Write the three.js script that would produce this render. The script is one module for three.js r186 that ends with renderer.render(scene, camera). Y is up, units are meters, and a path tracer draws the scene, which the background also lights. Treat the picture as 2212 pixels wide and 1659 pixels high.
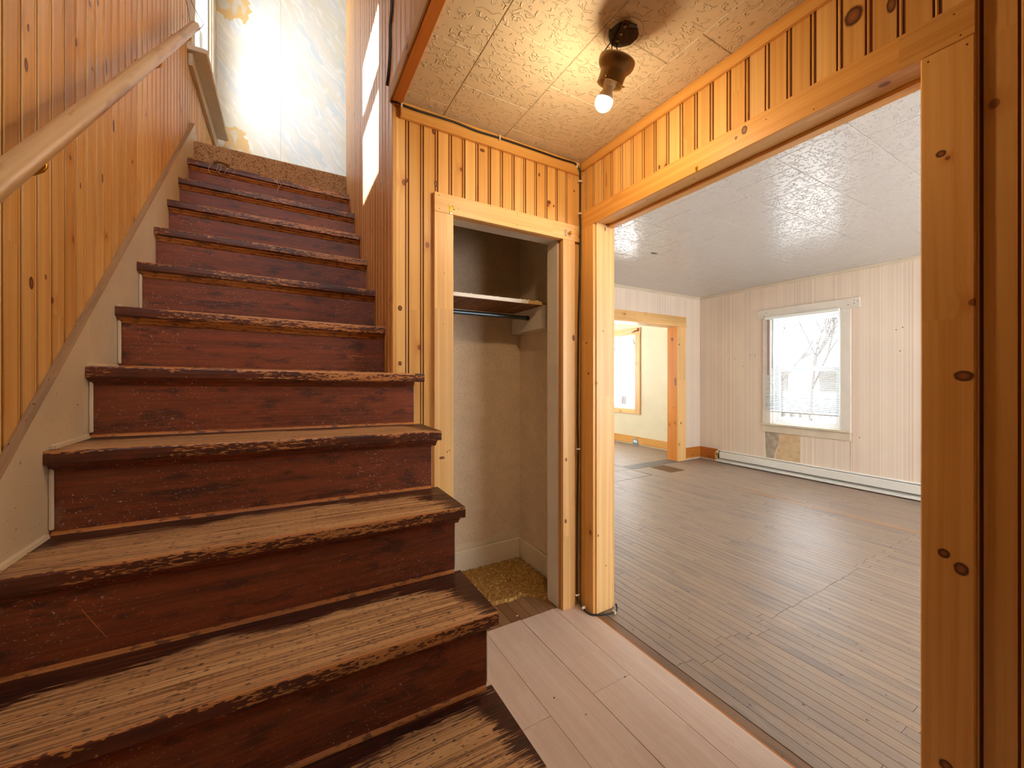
import * as THREE from 'three';
import { mergeGeometries, toCreasedNormals } from 'three/addons/utils/BufferGeometryUtils.js';

// ---------------------------------------------------------------- camera, sky, sun, exposure
const scene = new THREE.Scene();
const EYE = 1.22, FPX = 852;
const camera = new THREE.PerspectiveCamera(2 * Math.atan(829.5 / FPX) * 180 / Math.PI, 2212 / 1659, 0.02, 200);
camera.position.set(0, EYE, 0);
camera.rotation.y = -29.904 * Math.PI / 180;
camera.setViewOffset(2212, 1659, 0, 14.5, 2212, 1659);
scene.add(camera);
const renderer = new THREE.WebGLRenderer({ antialias: true });
renderer.toneMapping = THREE.LinearToneMapping;
renderer.toneMappingExposure = 1.17;
renderer.shadowMap.enabled = true;
renderer.shadowMap.type = THREE.PCFSoftShadowMap;
scene.background = new THREE.Color().setRGB(0.90, 0.95, 1.0);
scene.backgroundIntensity = 10;
const BULB = 1.12; // candela of the bulb, set in its builder
const sun = new THREE.DirectionalLight(0xfff1dd, 24);
sun.position.set(-0.58 - 4, 3.6 + 5.1, -3.57 - 5.7);
sun.target.position.set(-0.58, 3.6, -3.57);
sun.shadow.mapSize.set(2048, 2048);
Object.assign(sun.shadow.camera, { left: -6, right: 6, top: 6, bottom: -6, near: 0.5, far: 30 });
sun.shadow.radius = 1;
scene.add(sun, sun.target);

// ---------------------------------------------------------------- random numbers, noise, textures
let seed = 12345;
const rnd = () => { seed |= 0; seed = (seed + 0x6d2b79f5) | 0; let t = Math.imul(seed ^ (seed >>> 15), 1 | seed); t = (t + Math.imul(t ^ (t >>> 7), 61 | t)) ^ t; return ((t ^ (t >>> 14)) >>> 0) / 4294967296; };
const rr = (a, b) => a + (b - a) * rnd();
const clamp = (x, a = 0, b = 1) => (x < a ? a : x > b ? b : x);
const sstep = (a, b, x) => { const t = clamp((x - a) / (b - a)); return t * t * (3 - 2 * t); };
const NT = new Float32Array(65536); for (let i = 0; i < 65536; i++) NT[i] = rnd();
function vn(x, y) { // value noise, period 256
  const xi = Math.floor(x), yi = Math.floor(y), fx = x - xi, fy = y - yi, u = fx * fx * (3 - 2 * fx), v = fy * fy * (3 - 2 * fy);
  const a = xi & 255, b = (xi + 1) & 255, c = (yi & 255) << 8, d = ((yi + 1) & 255) << 8;
  return (NT[a + c] * (1 - u) + NT[b + c] * u) * (1 - v) + (NT[a + d] * (1 - u) + NT[b + d] * u) * v;
}
const fbm = (x, y, n = 3) => { let s = 0, a = 0.5, t = 0; for (let i = 0; i < n; i++) { s += a * vn(x, y); t += a; x = x * 2.03 + 17.3; y = y * 2.03 + 5.7; a *= 0.5; } return s / t; };
const mix3 = (a, b, t) => [a[0] + (b[0] - a[0]) * t, a[1] + (b[1] - a[1]) * t, a[2] + (b[2] - a[2]) * t];
// texture of W x H metres; fn(x metres, y metres) -> [r,g,b(,a)] 0..255 sRGB or a number 0..1 (data)
function tex(w, h, W, H, fn, data = false) {
  const d = new Uint8Array(w * h * 4);
  for (let j = 0, o = 0; j < h; j++) for (let i = 0; i < w; i++, o += 4) {
    const c = fn((i + 0.5) / w * W, (j + 0.5) / h * H, i, j);
    if (data) { d[o] = d[o + 1] = d[o + 2] = clamp(c) * 255; d[o + 3] = 255; } else { d[o] = clamp(c[0], 0, 255); d[o + 1] = clamp(c[1], 0, 255); d[o + 2] = clamp(c[2], 0, 255); d[o + 3] = c.length > 3 ? c[3] : 255; }
  }
  const t = new THREE.DataTexture(d, w, h, THREE.RGBAFormat);
  t.wrapS = t.wrapT = THREE.RepeatWrapping; t.magFilter = THREE.LinearFilter; t.minFilter = THREE.LinearMipmapLinearFilter; t.generateMipmaps = true;
  t.repeat.set(1 / W, 1 / H); if (!data) t.colorSpace = THREE.SRGBColorSpace; t.needsUpdate = true;
  return t;
}
const mat = (o) => new THREE.MeshStandardMaterial({ roughness: 0.6, metalness: 0, ...o });
const pmat = (o) => new THREE.MeshPhysicalMaterial({ roughness: 0.6, metalness: 0, ...o });

// knotty pine: u across the grain (0.5 m), v along it (2 m)
function pineTexture(w, h, knots, warm) {
  const W = 0.5, H = 2, K = [];
  for (let i = 0; i < knots; i++) K.push([rnd() * W, rnd() * H, rr(0.004, 0.010), rr(0.9, 1.7), rr(-0.5, 0.5)]);
  const light = warm ? [239, 205, 143] : [240, 212, 164], dark = warm ? [222, 175, 106] : [224, 186, 132];
  return tex(w, h, W, H, (x, y) => {
    let s = x + 0.010 * (vn(y * 1.6, x * 6) - 0.5) + 0.004 * vn(x * 25, y * 4), core = 0, halo = 0;
    for (const k of K) {
      let dx = x - k[0], dy = y - k[1]; if (dx > W / 2) dx -= W; if (dx < -W / 2) dx += W; if (dy > H / 2) dy -= H; if (dy < -H / 2) dy += H;
      if (Math.abs(dy) > 0.2 || Math.abs(dx) > 0.09) continue;
      const e = Math.hypot(dx, dy / k[3]) / k[2];
      s += dx * 0.9 * Math.exp(-e * e * 0.10);
      halo = Math.max(halo, Math.exp(-e * e * 0.10)); if (e < 1.6) core = Math.max(core, sstep(1.15, 0.9, e) * (0.75 + 0.25 * Math.sin(e * 14)));
    }
    const g = vn(s * 260, y * 2.2), g2 = vn(s * 90 + 40, y * 1.1 + 9), f = vn(s * 1400, y * 14);
    let t = 0.52 * g2 + 0.33 * g + 0.15 * f; t = sstep(0.25, 0.85, t);
    let c = mix3(light, dark, t * 0.7);
    const b = 0.94 + 0.12 * fbm(x * 7, y * 1.3, 2); c = [c[0] * b, c[1] * b, c[2] * b];
    c = mix3(c, [196, 132, 70], halo * 0.40); c = mix3(c, [112, 66, 40], core * 0.85);
    return c;
  });
}
const pineA = pineTexture(512, 2048, 9, true), pineB = pineTexture(512, 1024, 3, true), pineC = pineTexture(512, 1024, 5, false);
const pineBump = tex(256, 1024, 0.5, 2, (x, y) => 0.5 + 0.5 * (vn(x * 300, y * 2.5) - 0.5) + 0.3 * (vn(x * 900, y * 9) - 0.5), true);
const woods = (map, tints, o = {}) => tints.map((t) => pmat({ map, color: new THREE.Color(t), bumpMap: pineBump, bumpScale: 0.0004, roughness: 0.42, ...o }));
const panelMats = [...woods(pineA, ['#fae4c2', '#f0d6ae', '#fdebd0']), ...woods(pineB, ['#fae5c4', '#f1d8b2', '#fdecd2'])];
const trimMats = woods(pineB, ['#f8dcb0', '#f2d2a2']);
const casingMats = woods(pineC, ['#fdeacb', '#f6dfbc']);
const orangeMats = woods(pineB, ['#dda468', '#c98d56']);

// knots laid into single boards where the photograph shows them
const knotTex = tex(256, 256, 1, 1, (x, y) => {
  const dx = x - 0.5, dy = y - 0.5, a = Math.atan2(dy, dx), e = Math.hypot(dx, dy) * 2 * (1 + 0.10 * (vn(a * 2 + 9, 3) - 0.5) + 0.07 * (vn(x * 14, y * 14) - 0.5));
  const ring = 0.5 + 0.5 * Math.sin(e * 26 + vn(x * 10, y * 10) * 3);
  let c = mix3([168, 100, 54], [116, 68, 40], sstep(0.05, 0.62, e)); c = mix3(c, [138, 82, 46], ring * 0.45 * sstep(0.7, 0.3, e));
  c = mix3(c, [78, 44, 26], 0.8 * sstep(0.48, 0.66, e) * sstep(0.9, 0.7, e));
  c = mix3(c, [190, 124, 66], sstep(0.68, 0.88, e));
  return [...c, 255 * sstep(1.0, 0.62, e)];
});
knotTex.wrapS = knotTex.wrapT = THREE.ClampToEdgeWrapping;
const knotMat = pmat({ map: knotTex, transparent: true, roughness: 0.4 });

// worn, dark varnished stair treads: u along the tread (1 m), v from the back edge over the nose (0.32 m)
const treadTex = (q) => tex(1792, 560, 1.0, 0.32, (x, y) => {
  const X = x + q * 3.7, gl = y + 0.006 * (vn(X * 2.2, y * 9 + q) - 0.5) + 0.0016 * (vn(X * 9, y * 40) - 0.5);
  const streak = vn(X * 5, gl * 420), fine = vn(X * 34, gl * 900), blot = fbm(X * 6 + 3, y * 16 + q * 5, 3), big = fbm(X * 2.2, y * 5 + q, 2);
  const line = vn(X * 1.3 + 7, gl * 400 + q * 31), ln = sstep(0.50, 0.68, line);
  const nose = sstep(0.249, 0.253, y);
  let m = sstep(-0.06, 0.16, x + 0.05 * big) * sstep(0.99, 0.72 + 0.16 * big, x) * sstep(0.005, 0.15, y + 0.05 * (big - 0.5));
  m = m * 1.25 + (streak - 0.5) * 0.34 + (blot - 0.5) * 1.0 + (fine - 0.5) * 0.5;
  let bare = sstep(0.44, 0.56, m);
  let wood = mix3([212, 170, 120], [178, 130, 84], 0.7 * vn(X * 3, gl * 60));
  wood = mix3(wood, [96, 60, 38], ln * (0.28 + 0.42 * vn(X * 9, y * 24)));
  let varn = mix3([72, 32, 18], [44, 22, 16], fbm(X * 12, y * 40, 2)); varn = mix3(varn, [128, 60, 26], sstep(0.62, 0.8, streak) * 0.5);
  let c = mix3(varn, wood, bare);
  c = mix3(c, [40, 26, 20], sstep(0.80, 0.86, vn(X * 80 + 5, y * 420)) * 0.6 * bare);
  // nose: chipped dark paint over bare orange wood
  const chip = sstep(0.56, 0.63, 0.5 * fbm(X * 18, y * 150 + q * 7, 4) + 0.42 * vn(X * 120, y * 520) + 0.5 * (fbm(X * 4 + 30, q * 3.3, 2) - 0.5) + 0.30 * sstep(0.262, 0.252, y) + 0.055);
  let nc = mix3(mix3([104, 50, 30], [70, 35, 24], vn(X * 20, y * 90)), [208, 142, 78], chip * 0.85);
  c = mix3(c, nc, nose);
  const w = vn(X * 330, y * 330 + q * 3); if (w > 0.985) c = mix3(c, [210, 205, 200], 0.7);
  return c;
});
const treadTexs = [treadTex(0), treadTex(1), treadTex(2)];
const riserTex = (q) => tex(1536, 384, 1.0, 0.25, (x, y) => {
  const X = x + q * 5.3, g = vn(X * 4, y * 190 + q * 9), g2 = fbm(X * 3, y * 30 + q, 2), f = vn(X * 30, y * 700);
  let c = mix3([160, 74, 36], [92, 45, 26], clamp(0.55 * g2 + 0.35 * g + 0.2 * f));
  c = mix3(c, [48, 27, 21], 0.5 * sstep(0.56, 0.80, fbm(X * 16 + 4, y * 50, 4)));
  const dens = fbm(X * 5 + 3, y * 9 + q * 4, 2), spk = vn(X * 330 + 3, y * 520 + q * 11), spk2 = vn(X * 150 + 90 + y * 60, y * 430 - X * 60 + q * 17);
  c = mix3(c, [198, 108, 52], sstep(0.0, 0.03, spk - 0.935 + 0.16 * (dens - 0.4)) * 0.85);
  c = mix3(c, [190, 96, 44], sstep(0.0, 0.03, spk2 - 0.95 + 0.14 * (dens - 0.45)) * 0.7);
  const wd = fbm(X * 4 + 8, y * 7 + q, 2), wh = vn(X * 260 + 40 + y * 160, y * 420 - X * 90 + q * 13);
  c = mix3(c, [200, 200, 208], sstep(0.0, 0.03, wh - 0.94 + 0.17 * (wd - 0.42)) * 0.75);
  c = mix3(c, [150, 84, 48], 0.35 * sstep(0.66, 0.80, vn(X * 26, y * 300 + q)));
  if (x < 0.05) c = mix3(c, [150, 145, 140], 0.6 * sstep(0.62, 0.75, fbm(X * 40, y * 30 + q * 3, 3)) * sstep(0.05, 0.0, x));
  return c;
});
const riserTexs = [riserTex(0), riserTex(1), riserTex(2)];
const woodBump = tex(512, 256, 1, 0.32, (x, y) => 0.5 + 0.6 * (vn(x * 4, y * 300) - 0.5) + 0.35 * (vn(x * 30, y * 60) - 0.5), true);
const treadMats = treadTexs.map((m) => pmat({ map: m, roughness: 0.44, bumpMap: woodBump, bumpScale: 0.0008 }));
const riserMats = riserTexs.map((m) => pmat({ map: m, roughness: 0.5, bumpMap: woodBump, bumpScale: 0.0005 }));
const coveDark = riserMats[1], coveLight = pmat({ map: riserTexs[2], color: '#ffffff', roughness: 0.45 });
const moldTex = tex(1024, 32, 1.0, 0.04, (x, y) => mix3(mix3([200, 128, 62], [160, 94, 44], vn(x * 6, y * 400)), [84, 46, 26], sstep(0.60, 0.74, fbm(x * 50, y * 160, 3)) * 0.7));
const moldMat = pmat({ map: moldTex, roughness: 0.5 });

// old painted wood, wallpapers, plaster
const paintTex = tex(512, 512, 0.8, 0.8, (x, y) => { const b = 0.95 + 0.08 * fbm(x * 9, y * 9, 3); let c = [226 * b, 214 * b, 194 * b]; if (vn(x * 110, y * 110) > 0.965) c = [150, 130, 105]; return c; });
const paintBump = tex(512, 512, 0.8, 0.8, (x, y) => 0.5 + 0.4 * (fbm(x * 60, y * 14, 3) - 0.5) + 0.2 * (vn(x * 300, y * 300) - 0.5), true);
const whiteMat = pmat({ map: paintTex, color: '#f4f0ea', roughness: 0.45, bumpMap: paintBump, bumpScale: 0.0008 });
const creamMat = pmat({ map: paintTex, color: '#fbf2e2', roughness: 0.45, bumpMap: paintBump, bumpScale: 0.0008 });
const taupeMat = pmat({ map: paintTex, color: '#ffffff', roughness: 0.5, bumpMap: paintBump, bumpScale: 0.0006 });
const stripTex = tex(1024, 512, 1.0, 2.5, (x, y) => {
  const a = vn(x * 512, 3.5) * 0.65 + 0.35 * vn(x * 128, 9.5), b = vn(x * 256 + 9, 8.5), d = fbm(x * 4, y * 2.4, 3), f = vn(x * 700, y * 90);
  let c = mix3([234, 216, 196], [214, 190, 168], sstep(0.35, 0.8, a) * 0.7); c = mix3(c, [216, 178, 162], sstep(0.7, 0.82, b) * 0.6); c = mix3(c, [236, 224, 204], sstep(0.74, 0.86, vn(x * 170 + 60, 2.2)) * 0.7);
  const k = 0.955 + 0.06 * d + 0.02 * f; return [c[0] * k, c[1] * k, c[2] * k];
});
const stripeMat = mat({ map: stripTex, roughness: 0.7 });
const tornShape = (x, y) => { // paper torn away: at the foot beside the sill, and by the top of the picture edge
  const n = fbm(x * 14, y * 14, 3) - 0.5, e1 = Math.hypot((x - 0.14) / 0.11, (y - 0.52) / 0.16) + n * 0.9, e2 = Math.hypot((x - 0.08) / 0.15, (y - 1.78) / 0.16) + n * 0.9, e3 = Math.hypot((x - 0.02) / 0.10, (y - 0.22) / 0.10) + n * 0.6;
  return Math.min(e1, e2, e3);
};
const marbleTex = tex(1024, 1024, 2.2, 2.5, (x, y) => {
  const s = x * 0.8 + y * 0.62, w = s + 0.10 * fbm(x * 5, y * 5, 3), v1 = fbm(w * 22, (x - y) * 3.5, 3), v2 = fbm(w * 9 + 40, (x - y) * 2.5, 2), v3 = vn(w * 60, (x - y) * 9);
  let c = mix3([228, 226, 221], [208, 217, 224], sstep(0.42, 0.76, v1) * 0.8); c = mix3(c, [229, 220, 200], sstep(0.45, 0.78, v2) * 0.6); c = mix3(c, [243, 241, 237], sstep(0.62, 0.85, v3) * 0.6);
  if (Math.abs(x - 0.475) < 0.0022) c = [196, 192, 184]; const t = tornShape(x, y); if (t < 1) c = mix3([222, 186, 128], [214, 206, 192], sstep(0.9, 0.55, t) * sstep(0.4, 0.6, vn(x * 30, y * 12)));
  return c;
});
const marbleMat = mat({ map: marbleTex, roughness: 0.55 });
const squigTex = tex(1024, 1024, 0.6, 0.6, (x, y) => {
  const wx = x + 0.020 * vn(x * 55, y * 55), wy = y + 0.020 * vn(x * 55 + 70, y * 55 + 30), r = Math.abs(vn(wx * 150, wy * 150) - 0.5), r2 = Math.abs(vn(wx * 150 + 80, wy * 150 + 90) - 0.5);
  let c = mix3([224, 199, 165], [200, 171, 135], sstep(0.10, 0.03, Math.min(r, r2)) * 0.55); const k = 0.96 + 0.07 * fbm(x * 12, y * 12, 2); return [c[0] * k, c[1] * k, c[2] * k];
});
const squigMat = mat({ map: squigTex, roughness: 0.6 });
const creamWallMat = mat({ map: tex(256, 256, 2, 2, (x, y) => { const k = 0.97 + 0.05 * fbm(x * 5, y * 5, 3); return [232 * k, 221 * k, 190 * k]; }), roughness: 0.6 });
const plainWall = mat({ color: '#e6dccb', roughness: 0.8 });
const outsideMat = mat({ color: '#cfd3d6', roughness: 0.9 });

// embossed ceiling tiles: short wriggling ridges
const tileBump = (q, dir) => tex(512, 512, 0.31, 0.31, (x, y) => {
  const u = dir ? y : x, v = dir ? x : y, a = v + 0.018 * (vn(u * 42 + q, v * 60) - 0.5) + 0.012 * (vn(u * 90, v * 90 + q) - 0.5), ridge = sstep(0, 1, 1 - Math.abs(vn(u * 34 + q * 3, a * 118) - 0.5) * 8);
  const bead = vn(u * 260, v * 260), gap = sstep(0.40, 0.56, vn(u * 70 + 8, v * 70 + q)); return ridge * gap * (0.45 + 0.55 * bead);
}, true);
const tileBumps = [tileBump(0, 0), tileBump(5, 1), tileBump(11, 0)];
const hallTileMats = tileBumps.map((b) => pmat({ color: '#d4c1a3', roughness: 0.5, bumpMap: b, bumpScale: 0.0034 }));
const livTileMats = tileBumps.map((b) => pmat({ color: '#d3d0cc', roughness: 0.22, bumpMap: b, bumpScale: 0.0046 }));
// floors
const lamTex = tex(640, 1024, 0.2, 1.3, (x, y) => {
  const s = Math.floor(x / 0.0667), off = [0.0, 0.43, 0.21][s % 3], k = Math.floor((y + off) / 0.44) + s * 7, yy = y + k * 3.1, xx = x + k * 1.7;
  const w = xx + 0.012 * vn(yy * 3, xx * 12), g = vn(w * 170, yy * 1.7), g2 = fbm(w * 40, yy * 1.2, 2), f = vn(w * 600, yy * 20);
  const tone = NT[(k * 37) & 65535]; let c = mix3([230, 212, 196], [211, 184, 166], 0.45 * g2 + 0.3 * g + 0.35 * tone); c = mix3(c, [238, 220, 198], sstep(0.7, 0.85, f) * 0.35);
  const e = Math.min(Math.abs(x - s * 0.0667), Math.abs(x - (s + 1) * 0.0667)); if (e < 0.0006) c = mix3(c, [176, 138, 112], 0.35); return c;
});
const lamMat = pmat({ map: lamTex, color: '#f4f2f2', roughness: 0.36 });
const oakTex = tex(512, 1024, 0.25, 1.5, (x, y) => {
  const w = x + 0.006 * vn(y * 3, x * 20), g = vn(w * 330, y * 2.4), f = vn(w * 1300, y * 26), b = fbm(x * 10, y * 3, 3), dk = sstep(0.60, 0.75, fbm(x * 22 + 5, y * 5, 3));
  let c = mix3([200, 185, 168], [164, 147, 130], 0.45 * g + 0.3 * b + 0.25 * f); c = mix3(c, [150, 142, 136], dk * 0.55); if (vn(x * 160, y * 60) > 0.965) c = [70, 60, 54]; return c;
});
const oakMats = ['#d9d1cd', '#dfd5ce', '#d5cecb', '#dcd2ca', '#d7cfcc', '#e2d7ce', '#d1cac9'].map((c) => pmat({ map: oakTex, color: c, roughness: 0.42 }));
const oakOrange = ['#eec08c', '#e8b67e', '#e4caa8'].map((c) => pmat({ map: oakTex, color: c, roughness: 0.32 }));
const oakDark = ['#c09a76', '#b08a66', '#c8a584'].map((c) => pmat({ map: oakTex, color: c, roughness: 0.42 }));
const jointMat = mat({ color: '#3a2f28', roughness: 0.9 });
const carpetTex = (a, b, c2) => tex(256, 256, 0.3, 0.3, (x, y) => { const n = vn(x * 330, y * 330), m = vn(x * 160 + 9, y * 160); return mix3(mix3(a, b, n), c2, sstep(0.62, 0.8, m) * 0.7); });
const shagMat = mat({ map: carpetTex([190, 142, 68], [112, 74, 28], [212, 174, 108]), roughness: 1 });
const landCarpetMat = mat({ map: carpetTex([222, 186, 142], [180, 134, 92], [128, 88, 56]), roughness: 1, bumpMap: tex(256, 256, 0.3, 0.3, (x, y) => vn(x * 300, y * 300), true), bumpScale: 0.006 });
const walnutTex = tex(512, 512, 0.6, 0.6, (x, y) => { const w = y + 0.10 * fbm(x * 6, y * 6, 3), r = vn(w * 60, x * 3), r2 = vn(w * 160, x * 5); return mix3(mix3([176, 112, 62], [104, 58, 30], r), [64, 34, 20], sstep(0.62, 0.8, r2) * 0.7); });
const walnutMat = pmat({ map: walnutTex, roughness: 0.45 });
const steelMat = mat({ color: '#5f6c74', metalness: 0.85, roughness: 0.36 });
const brassMat = mat({ color: '#c99a3e', metalness: 1, roughness: 0.32 });
const ageBrassMat = mat({ map: tex(256, 128, 1, 1, (x, y) => mix3([180, 144, 90], [122, 94, 58], fbm(x * 6, y * 6, 3))), metalness: 0.6, roughness: 0.42 });
const rustMat = mat({ map: tex(128, 128, 0.1, 0.1, (x, y) => mix3([92, 58, 34], [40, 30, 24], fbm(x * 90, y * 90, 3))), metalness: 0.3, roughness: 0.8 });
const blackMat = mat({ color: '#26231f', roughness: 0.5 });
const clipMat = mat({ color: '#e9dfc6', roughness: 0.5 });
const plasticMat = mat({ color: '#efe9dd', roughness: 0.4 });
const railMat = pmat({ map: tex(512, 1024, 0.25, 2, (x, y) => { const g = vn(x * 140, y * 2), b = fbm(x * 9, y * 3, 3); let c = mix3([222, 188, 140], [190, 150, 102], 0.5 * g + 0.4 * b); c = mix3(c, [162, 120, 78], sstep(0.62, 0.78, fbm(x * 30, y * 5, 3)) * 0.6); return c; }), roughness: 0.36 });
const glassMat = pmat({ color: '#ffffff', roughness: 0.0, transmission: 1, thickness: 0, ior: 1.5 });
const greyWoodMat = pmat({ map: pineC, color: '#e9e2d8', roughness: 0.7 });
const snowMat = mat({ color: '#f2f4f6', roughness: 0.9 });
const barkMat = mat({ color: '#3b3633', roughness: 0.9 });

// ---------------------------------------------------------------- geometry helpers
function raw(pos, uv) { const g = new THREE.BufferGeometry(); g.setAttribute('position', new THREE.Float32BufferAttribute(pos, 3)); g.setAttribute('uv', new THREE.Float32BufferAttribute(uv, 2)); return g; }
function outward(g) { // make the winding of a closed mesh face outwards, then flat normals
  const p = g.attributes.position.array, u = g.attributes.uv.array; let v = 0;
  for (let i = 0; i < p.length; i += 9) v += p[i] * (p[i + 4] * p[i + 8] - p[i + 5] * p[i + 7]) - p[i + 1] * (p[i + 3] * p[i + 8] - p[i + 5] * p[i + 6]) + p[i + 2] * (p[i + 3] * p[i + 7] - p[i + 4] * p[i + 6]);
  if (v < 0) for (let i = 0, j = 0; i < p.length; i += 9, j += 6) { for (let k = 0; k < 3; k++) { const t = p[i + 3 + k]; p[i + 3 + k] = p[i + 6 + k]; p[i + 6 + k] = t; } for (let k = 0; k < 2; k++) { const t = u[j + 2 + k]; u[j + 2 + k] = u[j + 4 + k]; u[j + 4 + k] = t; } }
  g.computeVertexNormals(); return g;
}
// chamfered box with uv in metres; g = grain axis (0 x, 1 y, 2 z): u across, v along
function bx(x0, x1, y0, y1, z0, z1, { g = 1, c = 0.0015, ou = 0, ov = 0 } = {}) {
  const lo = [Math.min(x0, x1), Math.min(y0, y1), Math.min(z0, z1)], hi = [Math.max(x0, x1), Math.max(y0, y1), Math.max(z0, z1)];
  c = Math.min(c, ...[0, 1, 2].map((k) => (hi[k] - lo[k]) * 0.3));
  const pos = [], uv = [], others = (a) => [0, 1, 2].filter((k) => k !== a);
  const P = (s, a) => [0, 1, 2].map((k) => (s[k] > 0 ? hi[k] : lo[k]) - (k === a ? 0 : s[k] * c)); // corner with signs s as it lies on face a
  const put = (pts, a) => { const [p, q] = others(a), along = a === g ? q : g, across = a === g ? p : others(a).find((k) => k !== g); for (const t of pts) { pos.push(...t); uv.push(t[across] + ou, t[along] + ov); } };
  const quad = (A, B, C, D, a) => { put([A, B, C], a); put([A, C, D], a); };
  for (let a = 0; a < 3; a++) { const [b, d] = others(a); for (const sa of [-1, 1]) { const S = (sb, sd) => { const s = [0, 0, 0]; s[a] = sa; s[b] = sb; s[d] = sd; return P(s, a); }, q = [S(-1, -1), S(1, -1), S(1, 1), S(-1, 1)]; const even = (a === 1) !== (sa > 0); even ? quad(q[0], q[3], q[2], q[1], a) : quad(...q, a); } }
  if (c > 0) {
    for (let a = 0; a < 3; a++) { const [b, d] = others(a); for (const sb of [-1, 1]) for (const sd of [-1, 1]) { const S = (sa, f) => { const s = [0, 0, 0]; s[a] = sa; s[b] = sb; s[d] = sd; return P(s, f); }, q = [S(-1, b), S(1, b), S(1, d), S(-1, d)]; const flip = (a === 1 ? -1 : 1) * sb * sd < 0; flip ? quad(q[0], q[1], q[2], q[3], b) : quad(q[3], q[2], q[1], q[0], b); } }
    for (const sx of [-1, 1]) for (const sy of [-1, 1]) for (const sz of [-1, 1]) { const s = [sx, sy, sz], t = [P(s, 0), P(s, 1), P(s, 2)]; put(sx * sy * sz > 0 ? t : [t[0], t[2], t[1]], 0); }
  }
  const m = [0, 1, 2].map((k) => (lo[k] + hi[k]) / 2);
  for (let i = 0; i < pos.length; i += 9) { // convex: every triangle faces away from the middle
    const [ax, ay, az, bx_, by, bz, cx, cy, cz] = pos.slice(i, i + 9), ux = bx_ - ax, uy = by - ay, uz = bz - az, vx = cx - ax, vy = cy - ay, vz = cz - az;
    if ((uy * vz - uz * vy) * (ax - m[0]) + (uz * vx - ux * vz) * (ay - m[1]) + (ux * vy - uy * vx) * (az - m[2]) < 0) { const j = i / 9 * 6; for (let k = 0; k < 3; k++) [pos[i + 3 + k], pos[i + 6 + k]] = [pos[i + 6 + k], pos[i + 3 + k]]; for (let k = 0; k < 2; k++) [uv[j + 2 + k], uv[j + 4 + k]] = [uv[j + 4 + k], uv[j + 2 + k]]; }
  }
  const G = raw(pos, uv); G.computeVertexNormals(); return G;
}
// closed profile [[p,q],...] swept from t0 to t1; at(p,q,t) -> [x,y,z]; u = t, v = length along the profile
function sweep(prof, t0, t1, at, { ou = 0, ov = 0, swap = false, seg = 1, crease = 0 } = {}) {
  const pos = [], uv = [], n = prof.length; let L = 0;
  const put = (P, a, b) => { pos.push(...P); swap ? uv.push(b + ov, a + ou) : uv.push(a + ou, b + ov); };
  for (let i = 0; i < n; i++) { const [a, b] = [prof[i], prof[(i + 1) % n]], l = Math.hypot(b[0] - a[0], b[1] - a[1]);
    for (let k = 0; k < seg; k++) { const s = t0 + (t1 - t0) * k / seg, e = t0 + (t1 - t0) * (k + 1) / seg, A = at(...a, s), B = at(...b, s), C = at(...b, e), D = at(...a, e); put(A, s, L); put(B, s, L + l); put(C, e, L + l); put(A, s, L); put(C, e, L + l); put(D, e, L); } L += l; }
  const tri = THREE.ShapeUtils.triangulateShape(prof.map((p) => new THREE.Vector2(...p)), []), cw = THREE.ShapeUtils.isClockWise(prof.map((p) => new THREE.Vector2(...p)));
  for (const [a, b, c] of tri) { for (const k of [a, b, c]) put(at(...prof[k], t1), prof[k][0], prof[k][1]); for (const k of [a, c, b]) put(at(...prof[k], t0), prof[k][0], prof[k][1]); }
  // side faces wind one way, caps the other, depending on the profile's sense: settle both by volume
  let g = raw(pos, uv); const sideN = n * seg * 6;
  if (cw) { const p = g.attributes.position.array, u = g.attributes.uv.array; const sw = (arr, w, i, j) => { for (let k = 0; k < w; k++) { const t = arr[i * w + k]; arr[i * w + k] = arr[j * w + k]; arr[j * w + k] = t; } }; for (let i = 0; i < sideN; i += 3) { sw(p, 3, i + 1, i + 2); sw(u, 2, i + 1, i + 2); } }
  g = outward(g); return crease ? toCreasedNormals(g, crease) : g;
}
const tube = (pts, r, n = 24, sides = 8, closed = false) => new THREE.TubeGeometry(new THREE.CatmullRomCurve3(pts.map((p) => new THREE.Vector3(...p)), closed, 'catmullrom', 0.3), n, r, sides, closed);
const cyl = (a, b, r0, r1 = r0, sides = 12) => { const A = new THREE.Vector3(...a), B = new THREE.Vector3(...b), d = B.clone().sub(A), g = new THREE.CylinderGeometry(r1, r0, d.length(), sides); g.applyQuaternion(new THREE.Quaternion().setFromUnitVectors(new THREE.Vector3(0, 1, 0), d.clone().normalize())); g.translate(...A.add(B).multiplyScalar(0.5).toArray()); return g; };
const merge = (list) => mergeGeometries(list.map((g) => { g = g.index ? g.toNonIndexed() : g; for (const k of Object.keys(g.attributes)) if (!['position', 'normal', 'uv'].includes(k)) g.deleteAttribute(k); return g; }));

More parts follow.
